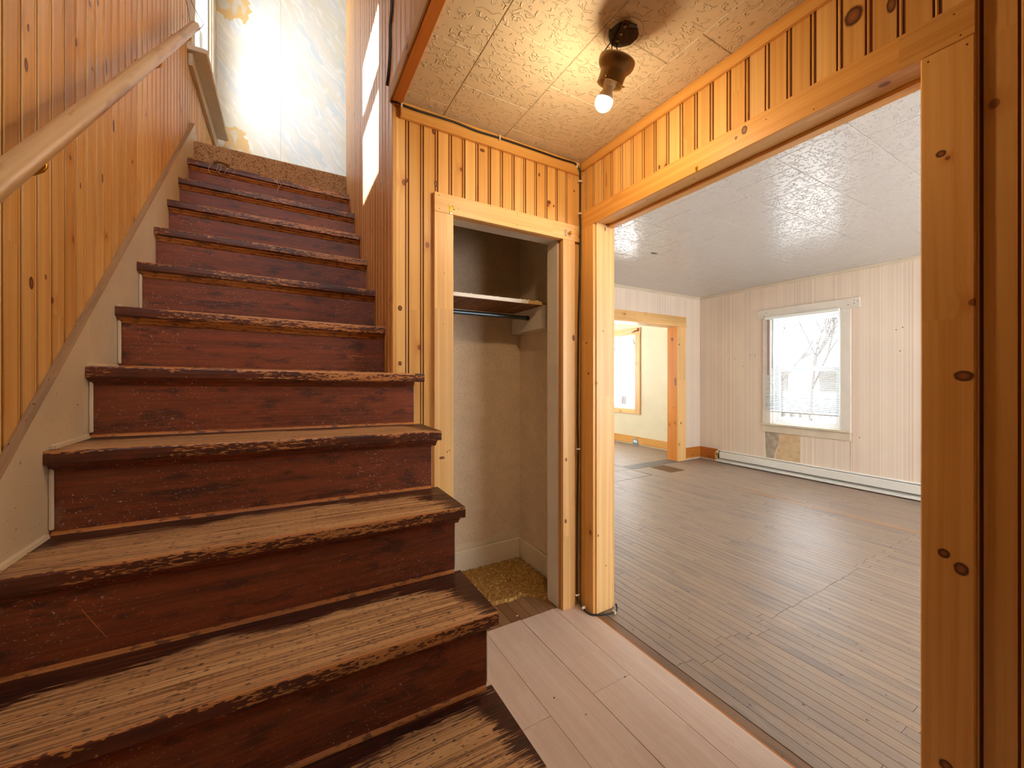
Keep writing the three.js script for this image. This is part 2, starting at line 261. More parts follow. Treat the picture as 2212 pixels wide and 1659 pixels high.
// ---------------------------------------------------------------- scene graph helpers
const taken = {};
const numbered = (n) => { const k = taken[n] = (taken[n] ?? -1) + 1; return k ? n + '_' + String(k).padStart(3, '0') : n; };
function add(parent, name, geo, m) { const o = new THREE.Mesh(geo, m); o.name = parent === scene ? numbered(name) : name; parent.add(o); return o; }
function thing(name, label, category, group) { const o = new THREE.Group(); o.name = numbered(name); o.userData = { label, category }; if (group) o.userData.group = group; scene.add(o); return o; }
function single(name, label, category, geo, m, group) { const o = add(scene, name, geo, m); o.userData = { label, category }; if (group) o.userData.group = group; return o; }
const structs = {};
function struct(name, geo, m, label) { const o = geo ? new THREE.Mesh(geo, m) : new THREE.Group(); o.name = name; o.userData = { kind: 'structure' }; if (label) o.userData.label = label; scene.add(o); structs[name] = o; return o; }
const knot = (parent, face, at, w, h, turn = 0) => { // a knot lying flush in the face of a board; face 'x-','x+','z+': the way the board looks
  const g = new THREE.CircleGeometry(0.5, 20); g.attributes.uv && 0; g.rotateZ(turn); g.scale(w, h, 1);
  if (face === 'x-') g.rotateY(-Math.PI / 2); if (face === 'x+') g.rotateY(Math.PI / 2);
  g.translate(...at); const o = add(parent, 'knot', g, knotMat); return o;
};
const pick = (a) => a[Math.floor(rnd() * a.length)];
const J = () => ({ ou: rr(0, 5), ov: rr(0, 5) });

// one beaded tongue-and-groove board of width w; profile p across, q outwards
const beadProfile = (w, g = 0.0034) => [[0, -0.0145], [0, -0.009], [0.0020, 0], [w - 0.0122 - g, 0], [w - 0.0108 - g, -0.0075], [w - 0.0090 - g, -0.0075], [w - 0.0068 - g, -0.0008], [w - 0.0038 - g, 0.0002], [w - 0.0014 - g, -0.001], [w - g, -0.009], [w - g, -0.0145]];
const grooveMat = mat({ color: '#6b3a14', roughness: 0.8 });
function boardX(x, dir, z0, z1, y0, y1, o = {}) { // face at x, looking along dir (+1/-1), spanning z0..z1
  return sweep(beadProfile(z1 - z0, o.gap), y0, y1, (p, q, t) => [x + dir * q, t, o.flip ? z1 - p : z0 + p], { ...J(), swap: true, ...o });
}
const boardZ = (z, x0, x1, y0, y1) => sweep(beadProfile(x1 - x0), y0, y1, (p, q, t) => [x0 + p, t, z + q], { ...J(), swap: true });
// ================================================================ THE SETTING
const XL = -0.51, XS = 0.385, ZC = -1.67, XR = 1.39, XT = 1.372, ZT = -1.65, HC = 2.37, LC = 2.425, UC = 5.1, XW = 5.46, ZF = -3.77, X2 = 5.5, ZU = -4.17, ZE = -3.10;
const box = (...a) => bx(...a.slice(0, 6), { c: 0, ...(a[6] ?? {}) });
// wall with one hole: slab between a0..a1 (axis 'x' or 'z'), spanning s0..s1 along the other axis and y0..y1; holes [[s0,s1,y0,y1],...]
function slab(axis, a0, a1, s0, s1, y0, y1, holes = []) {
  const B = (s, e, b, t) => (axis === 'x' ? box(a0, a1, b, t, s, e) : box(s, e, b, t, a0, a1)), out = []; let at = s0;
  for (const [h0, h1, b, t] of [...holes].sort((p, q) => p[0] - q[0])) { if (h0 > at) out.push(B(at, h0, y0, y1)); if (b > y0) out.push(B(h0, h1, y0, b)); if (t < y1) out.push(B(h0, h1, t, y1)); at = h1; }
  if (at < s1) out.push(B(at, s1, y0, y1)); return merge(out);
}
// windows' openings: [s0, s1, y0, y1]
const W_LAND = [-3.92, -3.22, 3.25, 4.55], W_LIV = [-2.755, -2.015, 0.62, 1.99], W_DIN = [-5.83, -5.075, 0.64, 2.0], W_DIN2 = [-6.75, -6.1, 0.64, 2.0], W_UP_ADDED = [-0.46, 0.34, 2.9, 4.9], W_FRONT = [[1.9, 3.4, 0.5, 2.15], [3.65, 5.15, 0.5, 2.15]];  // second dining and upper openings unseen, added for light; front pair enlarged for it

// ---- left wall with its panelling
const wallLeft = struct('wall_left', slab('x', -0.70, XL - 0.0155, ZU - 0.2, 1.35, -0.1, UC, [W_LAND]), plainWall, 'knotty pine panelled wall beside the stairs');
add(wallLeft, 'backing_board', merge([box(XL - 0.0060, XL - 0.0032, 0, UC, -3.06, 1.0), box(XL - 0.0060, XL - 0.0032, 0, 3.11, ZU, -3.06)]), grooveMat);
for (let z = -1.312 + 0.0665 * 12, k = 0; z > ZU + 0.02; z -= 0.0665, k++) {
  const z0 = Math.max(z - 0.0665, ZU), top = z0 < -3.06 ? 3.11 : UC;
  add(wallLeft, 'board', boardX(XL, 1, z0, z, 0, top, { flip: true, gap: 0.0058 }), pick(panelMats));
}
for (const [y, z, w, h] of [[0.709, -1.326, 0.018, 0.036], [0.80, -1.335, 0.010, 0.02], [0.218, -1.347, 0.022, 0.034], [0.246, -1.41, 0.010, 0.016], [0.036, -1.459, 0.016, 0.024], [0.861, -1.852, 0.018, 0.05], [0.64, -1.757, 0.014, 0.034], [1.182, -1.721, 0.018, 0.04], [0.55, -1.60, 0.01, 0.02], [1.02, -1.79, 0.012, 0.06]]) knot(wallLeft, 'x+', [XL + 0.0006, y + EYE, z], w, h, rr(-0.2, 0.2));

// ---- stairwell wall (between the stairs and the closet, and above the hall ceiling)
const wallStair = struct('wall_stairwell', slab('x', XS + 0.0155, 0.47, ZE, ZC - 0.02, -0.1, UC), plainWall, 'pine panelled wall of the stairwell');
add(wallStair, 'backing_board', box(XS + 0.0032, XS + 0.0060, 0, UC, ZE, ZC), grooveMat);
for (let z = ZC, k = 0; z > ZE + 0.01; z -= 0.0650, k++) add(wallStair, 'board', boardX(XS, -1, Math.max(z - 0.065, ZE), z, 1.2, UC, { flip: true }), pick(panelMats));
const wallUpper = struct('wall_stairwell_upper', slab('x', XS + 0.0155, 0.47, ZC - 0.02, 1.35, HC + 0.02, UC), plainWall, 'pine panelling above the edge of the hall ceiling');
struct('wall_landing_front', slab('z', ZE, ZE + 0.10, 0.4705, 1.75, HC + 0.25, UC), plainWall);
add(wallUpper, 'backing_board', box(XS + 0.0032, XS + 0.0060, HC + 0.03, UC, ZC, 1.0), grooveMat);
for (let z = ZC; z < 0.9; z += 0.068) add(wallUpper, 'board', boardX(XS, -1, z, z + 0.068, HC + 0.04, UC, { flip: true }), pick(panelMats));
for (const [y, z] of [[0.30, -1.72], [0.33, -1.71], [0.9, -1.9]]) knot(wallStair, 'x-', [XS - 0.0006, y + EYE, z], 0.014, 0.024);

// ---- closet front wall
const wallCloset = struct('wall_closet', slab('z', ZC - 0.11, ZC - 0.0155, XS + 0.016, 1.405, -0.1, HC + 0.1, [[0.64, 1.285, -0.1, 1.955]]), plainWall, 'pine panelled wall round the closet doorway');
add(wallCloset, 'backing_board', merge([box(0.40, 0.64, 0, HC, ZC - 0.0060, ZC - 0.0032), box(0.64, 1.285, 1.96, HC, ZC - 0.0060, ZC - 0.0032), box(1.285, XR, 0, HC, ZC - 0.0060, ZC - 0.0032)]), grooveMat);
{
  const e = [0.3865, 0.400, 0.455, 0.519, 0.584, 0.648, 0.713, 0.779, 0.844, 0.909, 0.974, 1.04, 1.105, 1.17, 1.235, 1.30, XR];
  for (let i = 0; i + 1 < e.length; i++) {
    const over = e[i + 1] > 0.64 && e[i] < 1.285, g = (y0, y1) => (i === 0 || i === 15 ? bx(e[i], e[i + 1], y0, y1, ZC - 0.014, ZC + (i === 0 ? 0.004 : 0), J()) : boardZ(ZC, e[i], e[i + 1], y0, y1));
    add(wallCloset, 'board', g(over ? 1.96 : 0, HC), pick(panelMats));
  }
  for (const [x, y, w, h] of [[0.565, 1.078, 0.022, 0.032], [0.575, 0.85, 0.022, 0.032], [0.445, 0.833, 0.014, 0.02], [0.418, 0.29, 0.022, 0.026], [0.418, 0.058, 0.018, 0.022], [1.181, 0.903, 0.026, 0.022], [1.21, 0.89, 0.011, 0.016], [0.80, 1.062, 0.028, 0.018], [1.12, 1.03, 0.012, 0.022], [1.345, 1.0, 0.012, 0.012]]) knot(wallCloset, 'z+', [x, y + EYE, ZC + 0.0006], w, h, rr(-0.4, 0.4));
}

// ---- right wall between hall and living room
const wallRight = struct('wall_right', slab('x', XR + 0.0155, 1.50, -4.0, 1.75, -0.1, LC + 0.2, [[-1.57, -0.33, -0.1, 2.03]]), stripeMat, 'panelled wall with the wide opening to the living room');
add(wallRight, 'backing_board', merge([box(XR + 0.0032, XR + 0.0060, 2.033, HC, ZC, -0.33), box(XR + 0.0032, XR + 0.0060, 0, HC, -0.329, 1.0)]), grooveMat);
for (let k = -4; k < 23; k++) {
  const z1 = -0.247 - 0.0657 * k, z0 = z1 - 0.0657; if (z0 < ZC - 0.03) continue;
  add(wallRight, 'board', boardX(XR, -1, Math.max(z0, ZC), z1, z1 > -0.26 ? 0 : 2.033, HC, {}), pick(panelMats));
}
for (const [y, z, w, h] of [[1.019, -0.484, 0.052, 0.062], [0.985, -0.404, 0.024, 0.05], [0.90, -1.15, 0.012, 0.020]]) knot(wallRight, 'x-', [XR - 0.0006, y + EYE, z], w, h, 0.2);
add(wallRight, 'crack', bx(XR - 0.0008, XR, 2.17, 2.24, -1.472, -1.470, { c: 0 }), mat({ color: '#4a2410' }));

// ---- hall floor
const floor = struct('floor', merge([box(-0.7, XR, -0.15, -0.009, -2.4, 1.35), box(XR, 1.50, -0.15, -0.012, -2.4, 1.35)]), jointMat, 'hall floor of pale laminate planks');
{
  const xs = [-0.51, -0.37, -0.17, 0.03, 0.23, 0.43, 0.63, 0.83, 1.028, 1.228, 1.378], g = 0.0007;
  for (let i = 0; i + 1 < xs.length; i++) {
    const cuts = i % 2 === 0 ? [-1.69, -1.163, 0.12, 1.1] : [-1.69, -0.52, 0.76, 1.1];
    const w = i === 8 ? 0.0016 : g;
    for (let k = 0; k + 1 < cuts.length; k++) add(floor, 'laminate_plank', bx(xs[i] + w, xs[i + 1] - g, -0.008, 0, (k ? cuts[k] : cuts[0] + (1.3 - xs[i]) * -0.02) + g, cuts[k + 1] - g, { g: 2, c: 0.0006, ou: -xs[i] + (i % 3) * 0.0667, ov: rr(0, 9) }), lamMat);
  }
  // old boards of the closet floor
  for (let x = 0.47; x < 1.385; x += 0.0565) add(floor, 'old_floorboard', bx(x + 0.0008, Math.min(x + 0.0557, 1.385), -0.009, -0.003, -2.3, -1.68, { g: 2, c: 0.001, ...J() }), pick(oakDark));
}
const th = single('threshold', 'worn oak threshold strip between pale laminate and old strip flooring', 'threshold', merge([bx(1.384, 1.432, -0.012, -0.002, -1.57, -0.33, { g: 2, c: 0.003, ...J() }), bx(1.3785, 1.384, -0.012, -0.005, -1.57, -0.33, { g: 2, c: 0.0005 })]), pmat({ map: oakTex, color: '#b79a80', roughness: 0.4 }));
single('edge_strip', 'thin orange varnished edge strip along the laminate at the opening', 'trim', bx(1.3775, 1.3845, -0.012, 0.0005, -1.55, 1.1, { g: 2, c: 0.001 }), orangeMats[0]);

// ---- living room floor: narrow oak strips with a broken line of butt joints
const floorLiv = struct('floor_living_room', merge([box(1.50, 5.75, -0.15, -0.010, -7.2, 1.75), box(1.43, 1.50, -0.15, -0.010, -1.57, -0.33)]), jointMat, 'living room floor of worn oak strips');
{
  const W = 0.0502, far = []; let n = 0; const made = [];
  for (let i = 0; i < 81; i++) {
    const x0 = 1.4335 + i * W, x1 = Math.min(x0 + W, XW); if (x1 - x0 < 0.01) continue;
    const zEnd = i < 2 ? -0.33 : 1.55, zStart = i < 2 ? -1.57 : ZF + 0.005;
    const jag = -1.078 + (i < 14 ? [-0.02, -0.02, 0.02, 0.035, 0.035, -0.01, -0.04][i % 7] : i > 34 ? [0.02, -0.02, -0.025][i % 3] : 0) + rr(-0.006, 0.006); const cuts = [jag];
    let z = jag; while (true) { z -= rr(0.55, 1.35); if (z < zStart + 0.2) break; cuts.push(z); } z = jag; while (true) { z += rr(0.5, 1.2); if (z > zEnd - 0.2) break; cuts.push(z); }
    cuts.push(zStart, zEnd); cuts.sort((a, b) => a - b);
    for (let k = 0; k + 1 < cuts.length; k++) {
      if (cuts[k] < zStart - 1e-6 || cuts[k + 1] > zEnd + 1e-6 || cuts[k + 1] - cuts[k] < 0.02) continue;
      const streak = (x0 > 4.26 && x0 < 4.42 && cuts[k] > -2.7 && cuts[k + 1] < -0.9) || (x0 > 4.5 && x0 < 4.68 && cuts[k + 1] < -2.6); // old orange varnish left in two streaks
      made.push([x0, x1, cuts[k], cuts[k + 1], streak && rnd() < 0.7 ? pick(oakOrange) : pick(oakMats)]);
    }
  }
  // nearest strips are single boards; the rest, by the same rule, are joined
  made.sort((a, b) => Math.hypot(a[0], Math.min(0, a[3]) + 0.3) - Math.hypot(b[0], Math.min(0, b[3]) + 0.3) + (a[2] > 0 ? 50 : 0) - (b[2] > 0 ? 50 : 0));
  const geo = (m) => bx(m[0] + 0.0008, m[1] - 0.0008, -0.009, rr(-0.0022, -0.0018), m[2] + 0.0009, m[3] - 0.0009, { g: 2, c: 0.0007, ...J() });
  made.slice(0, 300).forEach((m) => add(floorLiv, 'floor_strip', geo(m), m[4]));
  const rest = add(floorLiv, 'far_floor_strips', merge(made.slice(300).map(geo)), oakMats[1]); rest.userData = { kind: 'stuff' };
  const din = []; for (let x = 1.5; x < 5.5; x += W) { let z = ZF; while (z > -6.9) { const l = rr(0.6, 1.4); din.push(bx(x + 0.0006, x + W - 0.0006, -0.009, -0.002, Math.max(z - l, -6.95), z - 0.001, { g: 2, c: 0.0009, ...J() })); z -= l; } }
  const dn = add(floorLiv, 'dining_floor_strips', merge(din), oakMats[3]); dn.userData = { kind: 'stuff' };
  // patched hatch by the post
  add(floorLiv, 'patch_board', bx(4.02, 4.93, -0.004, 0.0015, -3.93, -3.74, { g: 0, c: 0.002, ...J() }), pmat({ map: oakTex, color: '#9aa0a6', roughness: 0.5 }));
  add(floorLiv, 'seam', bx(3.3, 3.98, -0.004, -0.0012, -3.405, -3.395, { c: 0 }), blackMat);
  add(floorLiv, 'seam', bx(3.97, 3.982, -0.004, -0.0012, -3.40, -4.05, { c: 0 }), blackMat);
}

// ---- ceilings of single embossed tiles
const ceiling = struct('ceiling', merge([box(XS + 0.015, 1.405, HC + 0.011, HC + 0.2, ZC - 0.02, 1.35), box(0.47, 1.75, HC + 0.12, HC + 0.3, ZE, ZC)]), plainWall, 'hall ceiling of embossed square tiles');
const tileGeo = (x0, x1, z0, z1, y) => bx(x0 + 0.0006, x1 - 0.0006, y, y + 0.010, z0 + 0.0006, z1 - 0.0006, { g: 2, c: 0.0022, ...J() });
{
  const cols = [[0.42, 0.602, 0], [0.602, 0.908, 1], [0.908, 1.213, 0], [1.213, XR, 1]];
  for (const [a, b, off] of cols) { let z = off ? -1.7405 : -1.8835; for (; z < 1.1; z += 0.3045) { const z0 = Math.max(z, ZC), z1 = z + 0.3045; if (z1 - z0 > 0.01) add(ceiling, 'ceiling_tile', tileGeo(a, b, z0, z1, HC), pick(hallTileMats)); } }
}
const ceilLiv = struct('ceiling_living_room', merge([box(1.405, 5.75, LC + 0.011, LC + 0.2, -7.2, 1.75)]), plainWall, 'living room ceiling of glossy embossed tiles');
{
  const T = 0.332;
  for (let r = -9; r < 9; r++) { const z1 = -0.829 - T * r, z0 = z1 - T; if (z0 > 1.55 || z1 < ZF) continue; const off = ((r % 2) + 2) % 2 ? 2.527 : 2.356;
    for (let c = -4; c < 11; c++) { const x0 = Math.max(off + c * T - T, 1.5), x1 = Math.min(off + c * T, XW); if (x1 - x0 > 0.02) add(ceilLiv, 'ceiling_tile', tileGeo(x0, x1, Math.max(z0, ZF), Math.min(z1, 1.6), LC), pick(livTileMats)); } }
  add(ceilLiv, 'dining_ceiling', box(1.5, X2, LC, LC + 0.012, -6.95, ZF - 0.17), mat({ color: '#e9e6de', roughness: 0.8 }));
  add(ceilLiv, 'hole', sweep([[-0.045, 0], [-0.01, -0.018], [0.04, -0.012], [0.062, 0.012], [0.01, 0.02], [-0.03, 0.018]], LC - 0.0012, LC + 0.002, (p, q, t) => [3.10 + p * 0.9, t, -2.636 + q]), mat({ color: '#5a3d28' }));
}
struct('ceiling_upstairs', box(-0.7, 1.75, UC, UC + 0.2, -4.4, 1.35), mat({ color: '#e8e4da', roughness: 0.9 }));

// ---- living room walls
const wallWin = struct('wall_window', slab('x', XW, 5.62, ZF - 0.16, 1.75, -0.1, LC + 0.2, [W_LIV]), stripeMat, 'living room outer wall with striped wallpaper');
const wallFar = struct('wall_far', slab('z', ZF - 0.16, ZF, 1.5, XW, -0.1, LC + 0.2, [[2.3, 4.955, -0.1, 1.975]]), stripeMat, 'living room wall with the opening to the next room');
struct('wall_front', merge([slab('z', 1.6, 1.75, 1.4, 5.7, -0.1, LC + 0.2, W_FRONT)]), stripeMat);
const wallEntry = struct('wall_entry', slab('z', 1.15, 1.35, -0.7, 1.405, -0.1, UC, [W_UP_ADDED, [0.50, 1.32, 0.0, 2.05]]), plainWall, 'hall end wall with the front door');
struct('wall_dining', slab('x', X2, 5.66, -7.2, ZF - 0.16, -0.1, LC + 0.2, [W_DIN, W_DIN2]), creamWallMat, 'cream painted wall of the next room');
struct('wall_dining_back', slab('z', -7.2, -6.95, 1.3, 5.66, -0.1, LC + 0.2, [[2.0, 4.6, 0.7, 2.1]]), creamWallMat);
struct('wall_dining_side', box(1.3, 1.5, -0.1, LC + 0.2, -7.2, -4.0), creamWallMat);
{ const o = struct('wall_landing', box(XL - 0.19, 1.75, 2.4, UC, ZU - 0.2, ZU), marbleMat); const u = o.geometry.attributes.uv, p = o.geometry.attributes.position; for (let i = 0; i < u.count; i++) u.setXY(i, p.getX(i) - XL, p.getY(i) - 2.68); o.userData.label = 'landing wall with pale marbled wallpaper, torn at the edge'; }
struct('wall_landing_end', slab('x', 1.70, 1.9, ZU - 0.2, ZE + 0.1, 2.4, UC), plainWall);
struct('wall_back', box(-0.7, 1.30, -0.1, 2.44, -3.44, -3.28), plainWall);
struct('floor_landing', box(-0.7, 1.75, 2.44, 2.672, ZU - 0.1, ZE - 0.02), plainWall);
const wallClosetBack = struct('wall_closet_back', box(0.40, 1.405, -0.1, HC + 0.13, -2.42, -2.30), squigMat, 'back wall of the closet in squiggle patterned brown wallpaper');
struct('wall_closet_side', box(1.385, 1.406, -0.01, HC + 0.13, -2.31, ZC - 0.1), squigMat);
struct('wall_closet_inner', box(0.455, 0.475, -0.1, HC + 0.13, -2.31, ZC - 0.1), squigMat);
// paper torn under the window, and bared lath
{
  const poly = (pts, d, m, name) => add(wallWin, name, sweep(pts, XW - d, XW + 0.001, (p, q, t) => [t, q + EYE, p], { swap: false }), m);
  poly([[-2.66, -0.712], [-2.42, -0.712], [-2.425, -0.9], [-2.43, -1.05], [-2.71, -1.05], [-2.69, -0.93], [-2.665, -0.86]], 0.0010, mat({ map: tex(256, 256, 0.4, 0.4, (x, y) => mix3([222, 196, 158], [196, 164, 122], fbm(x * 22, y * 22, 3))), roughness: 0.9 }), 'torn_paper_patch');
  poly([[-2.83, -0.712], [-2.66, -0.712], [-2.668, -0.86], [-2.70, -0.93], [-2.72, -1.045], [-2.815, -1.06], [-2.825, -0.9]], 0.0016, mat({ map: tex(256, 256, 0.4, 0.4, (x, y) => mix3([206, 189, 167], [142, 128, 114], fbm(x * 24, y * 14, 4))), roughness: 1 }), 'bared_plaster');
  poly([[-1.935, -0.72], [-1.925, -0.72], [-1.93, -1.05], [-1.934, -1.05]], 0.0012, mat({ color: '#b3a593' }), 'wall_crack');
  for (const [y, z] of [[0.262, -3.235], [0.295, -2.96], [0.15, -3.12], [0.30, -3.02], [-0.66, -1.85], [0.49, -1.55], [0.51, -1.50], [0.27, -1.52]]) add(wallWin, 'nail_hole', box(XW - 0.0008, XW + 0.001, y + EYE - 0.005, y + EYE + 0.005, z - 0.004, z + 0.004), blackMat);
}
// pixel -> ray helpers (distance always from the surface touched)
const TH = 29.904 * Math.PI / 180, CT = Math.cos(TH), ST = Math.sin(TH);
const ray = (u, v) => { const a = (u - 1106) / FPX, b = -(v - 815) / FPX; return [CT * a + ST, b, ST * a - CT]; };
const onX = (u, v, x) => { const r = ray(u, v), t = x / r[0]; return [x, r[1] * t + EYE, r[2] * t]; };
const onZ = (u, v, z) => { const r = ray(u, v), t = z / r[2]; return [r[0] * t, r[1] * t + EYE, z]; };
const onY = (u, v, y) => { const r = ray(u, v), t = (y - EYE) / r[1]; return [r[0] * t, y, r[2] * t]; };
const atD = (u, v, d) => ray(u, v).map((k, i) => k * d + (i === 1 ? EYE : 0));
const nails = (parent, list) => list.forEach((b) => add(parent, 'nail_head', box(...b), blackMat));

// ---- closet doorway
const d1 = struct('door_1', null, null, 'closet doorway framed in pale pine without a door');
add(d1, 'casing', bx(0.561, 0.649, 0, 1.9420, ZC, ZT, J()), casingMats[0]);
add(d1, 'casing', bx(1.257, 1.336, 0, 1.9420, ZC, ZT, J()), casingMats[1]);
add(d1, 'header', bx(0.561, 1.3715, 1.9425, 2.028, ZC, ZT, { g: 0, ...J() }), casingMats[0]);
add(d1, 'jamb_edge', bx(1.257, 1.275, 0, 1.9425, -1.690, ZC - 0.0005, J()), orangeMats[0]);
add(d1, 'jamb_edge', bx(0.635, 1.275, 1.9425, 1.957, -1.690, ZC - 0.0005, { g: 0, ...J() }), trimMats[1]);
add(d1, 'jamb', bx(1.250, 1.285, 0, 1.955, -1.785, -1.691), taupeMat);
add(d1, 'jamb', bx(0.637, 0.655, 0, 1.955, -1.785, -1.672), taupeMat);
add(d1, 'head_jamb', bx(0.637, 1.285, 1.950, 1.968, -1.785, -1.691, { g: 0 }), taupeMat);
knot(d1, 'z+', onZ(955, 989, ZT + 0.0006), 0.030, 0.014, 0.6); knot(d1, 'z+', onZ(966, 976, ZT + 0.0006), 0.007, 0.007); knot(d1, 'z+', onZ(971, 973, ZT + 0.0006), 0.007, 0.007);
knot(d1, 'z+', onZ(1223, 993, ZT + 0.0006), 0.014, 0.022); knot(d1, 'z+', onZ(1222, 1126, ZT + 0.0006), 0.018, 0.026); knot(d1, 'z+', onZ(1239, 730, ZT + 0.0006), 0.02, 0.036);
nails(d1, [[948, 422], [949, 450], [990, 398 + 54], [1060, 446], [1117, 462], [1117, 486], [1230, 530], [960, 590], [958, 700]].map(([u, v]) => { const p = onZ(u, v, ZT); return [p[0] - 0.0015, p[0] + 0.0015, p[1] - 0.0015, p[1] + 0.0015, ZT, ZT + 0.0006]; }));

// ---- wide opening to the living room
const d2 = struct('door_2', null, null, 'wide cased opening from hall to living room');
const dcm = woods(pineA, ['#f6dcb4'])[0];
add(d2, 'casing', bx(XT, XR, 0, 2.0115, -1.648, -1.55, J()), trimMats[0]);
add(d2, 'header', bx(XT, XR, 2.012, 2.099, -1.648, -0.254, { g: 2, ...J() }), trimMats[1]);
const rcas = add(d2, 'casing', bx(XT, XR, 0, 2.0115, -0.345, -0.254, { c: 0.003, ...J() }), dcm);
add(d2, 'jamb', bx(XR, 1.50, 0, 2.018, -1.571, -1.543, J()), casingMats[0]);
add(d2, 'head_jamb', bx(XR, 1.50, 2.018, 2.032, -1.571, -0.33, { g: 2, ...J() }), casingMats[1]);
add(d2, 'head_jamb_edge', bx(1.465, 1.505, 2.006, 2.0175, -1.543, -0.345, { g: 2, ...J() }), trimMats[0]);
add(d2, 'jamb', bx(XR, 1.50, 0, 2.018, -0.344, -0.329, J()), casingMats[1]);
add(d2, 'casing', bx(1.501, 1.519, 0, 2.03, -1.65, -1.548, J()), casingMats[1]);
add(d2, 'casing', bx(1.501, 1.519, 0, 2.03, -0.345, -0.25, J()), casingMats[0]);
add(d2, 'header', bx(1.501, 1.519, 2.031, 2.12, -1.65, -0.25, { g: 2, ...J() }), casingMats[0]);
for (const [y, z, w, h, t] of [[0.539, -0.309, 0.022, 0.020, 0.3], [0.003, -0.272, 0.040, 0.030, 0.1], [-0.423, -0.304, 0.026, 0.026, 0], [-0.449, -0.276, 0.030, 0.036, 0.2], [0.852, -0.779, 0.024, 0.034, 0], [0.84, -0.808, 0.011, 0.013, 0], [-0.93, -0.30, 0.03, 0.03, 0], [0.02, -1.585, 0.014, 0.016, 0], [0.18, -1.60, 0.012, 0.014, 0]]) knot(d2, 'x-', [XT - 0.0006, y + EYE, z], w, h, t);
for (const [u, v, w, h] of [[1307, 495, 0.010, 0.022], [1303, 715, 0.008, 0.012], [1289, 1178 - 350, 0.010, 0.018], [1309, 1222, 0.008, 0.012], [1292, 1157, 0.010, 0.018]]) { const p = onZ(u, v, -1.543); knot(d2, 'z+', [p[0], p[1], -1.5424], w, h); }
nails(d2, [[1302, 478 - 10], [1399, 432], [1500, 366 + 20], [1655, 258], [1758, 236], [2061, 31], [2075, 76], [2089, 96], [2005, 134]].map(([u, v]) => { const p = onX(u, v, XT); return [XT - 0.0006, XT, p[1] - 0.0015, p[1] + 0.0015, p[2] - 0.0015, p[2] + 0.0015]; }));

// ---- ceiling mouldings
struct('trim_1', bx(XS + 0.03, XT, 2.305, 2.3695, ZC, ZT, { g: 0, c: 0.003, ...J() }), trimMats[0], 'pine moulding along the ceiling over the closet');
struct('trim_2', bx(XT, XR, 2.325, 2.3695, ZT + 0.0005, 1.1, { g: 2, c: 0.003, ...J() }), trimMats[1], 'pine moulding along the ceiling over the opening');
const tr3 = struct('trim_3', bx(0.3785, 0.4195, 2.352, 2.41, ZC + 0.005, 1.1, { g: 2, c: 0.002, ...J() }), orangeMats[1], 'orange stained board along the edge of the hall ceiling at the stairwell');
add(tr3, 'weathered_edge', bx(0.372, 0.378, 2.356, 2.412, ZC + 0.005, 1.1, { g: 2, c: 0.001, ...J() }), greyWoodMat);
const cove = (n) => [[0, 0], [n, 0], [n, -0.006], [0.014, -0.02], [0.006, -n], [0, -n]];
struct('trim_4', sweep(cove(0.034), ZF, 1.6, (p, q, t) => [XW - p, LC + q, t]), whiteMat, 'white cove moulding above the window wall');
struct('trim_5', sweep(cove(0.034), 1.5, XW - 0.03, (p, q, t) => [t, LC + q, ZF + p]), whiteMat, 'white cove moulding above the far opening');

// ---- opening to the next room
const d3 = struct('door_3', null, null, 'pine cased opening from living room to next room');
add(d3, 'casing', bx(4.935, 5.103, 0, 1.955, ZF, ZF + 0.02, J()), casingMats[0]);
add(d3, 'header', bx(2.2, 5.112, 1.977, 2.103, ZF, ZF + 0.022, { g: 0, ...J() }), casingMats[1]);
add(d3, 'header_cap', bx(2.2, 5.122, 1.9555, 1.9765, ZF, ZF + 0.03, { g: 0, ...J() }), casingMats[0]);
add(d3, 'jamb', bx(4.934, 4.955, 0, 1.955, ZF - 0.17, ZF - 0.0005, J()), woods(pineA, ['#f2b566'])[0]);
add(d3, 'head_jamb', bx(2.3, 4.9335, 1.955, 1.975, ZF - 0.17, ZF - 0.0005, { g: 0, ...J() }), casingMats[0]);
knot(d3, 'x-', onX(1452, 733, 4.9334), 0.05, 0.065); knot(d3, 'z+', onZ(1467, 744, ZF + 0.0206), 0.03, 0.03); knot(d3, 'x-', onX(1459, 825, 4.9334), 0.03, 0.14, 0.4); knot(d3, 'z+', onZ(1471, 914, ZF + 0.0206), 0.03, 0.04);

// ---- baseboards
struct('baseboard_far', bx(5.1035, XW, 0.022, 0.178, ZF, ZF + 0.018, { g: 0, ...J() }), orangeMats[0]);
struct('baseboard_window', bx(XW - 0.018, XW, 0.022, 0.178, ZF + 0.0185, -3.485, { g: 2, ...J() }), orangeMats[1]);
struct('baseboard_dining', bx(X2 - 0.018, X2, 0.022, 0.150, -6.9, ZF - 0.17, { g: 2, ...J() }), trimMats[1]);
struct('baseboard_closet', bx(0.476, 1.384, -0.002, 0.138, -2.2995, -2.283, { g: 0, c: 0.004 }), creamMat, 'cream painted baseboard along the closet back wall');
struct('baseboard_closet_side', bx(1.368, 1.3845, -0.002, 0.138, -2.2825, ZC - 0.12, { g: 2, c: 0.004 }), creamMat, 'cream painted baseboard on the closet side wall');
{ // ragged cream paint left on the paper above the baseboards
  const rag = []; for (let x = 0.48; x <= 1.384; x += 0.018) rag.push([x, 0.160 + 0.022 * vn(x * 30, 2) + (x > 1.2 ? 0.028 : 0)]);
  add(wallClosetBack, 'paint_remnant', sweep([[0.476, 0.1385], [1.384, 0.1385], ...rag.reverse()], -2.2995, -2.2982, (p, q, t) => [p, q, t]), creamMat);
}

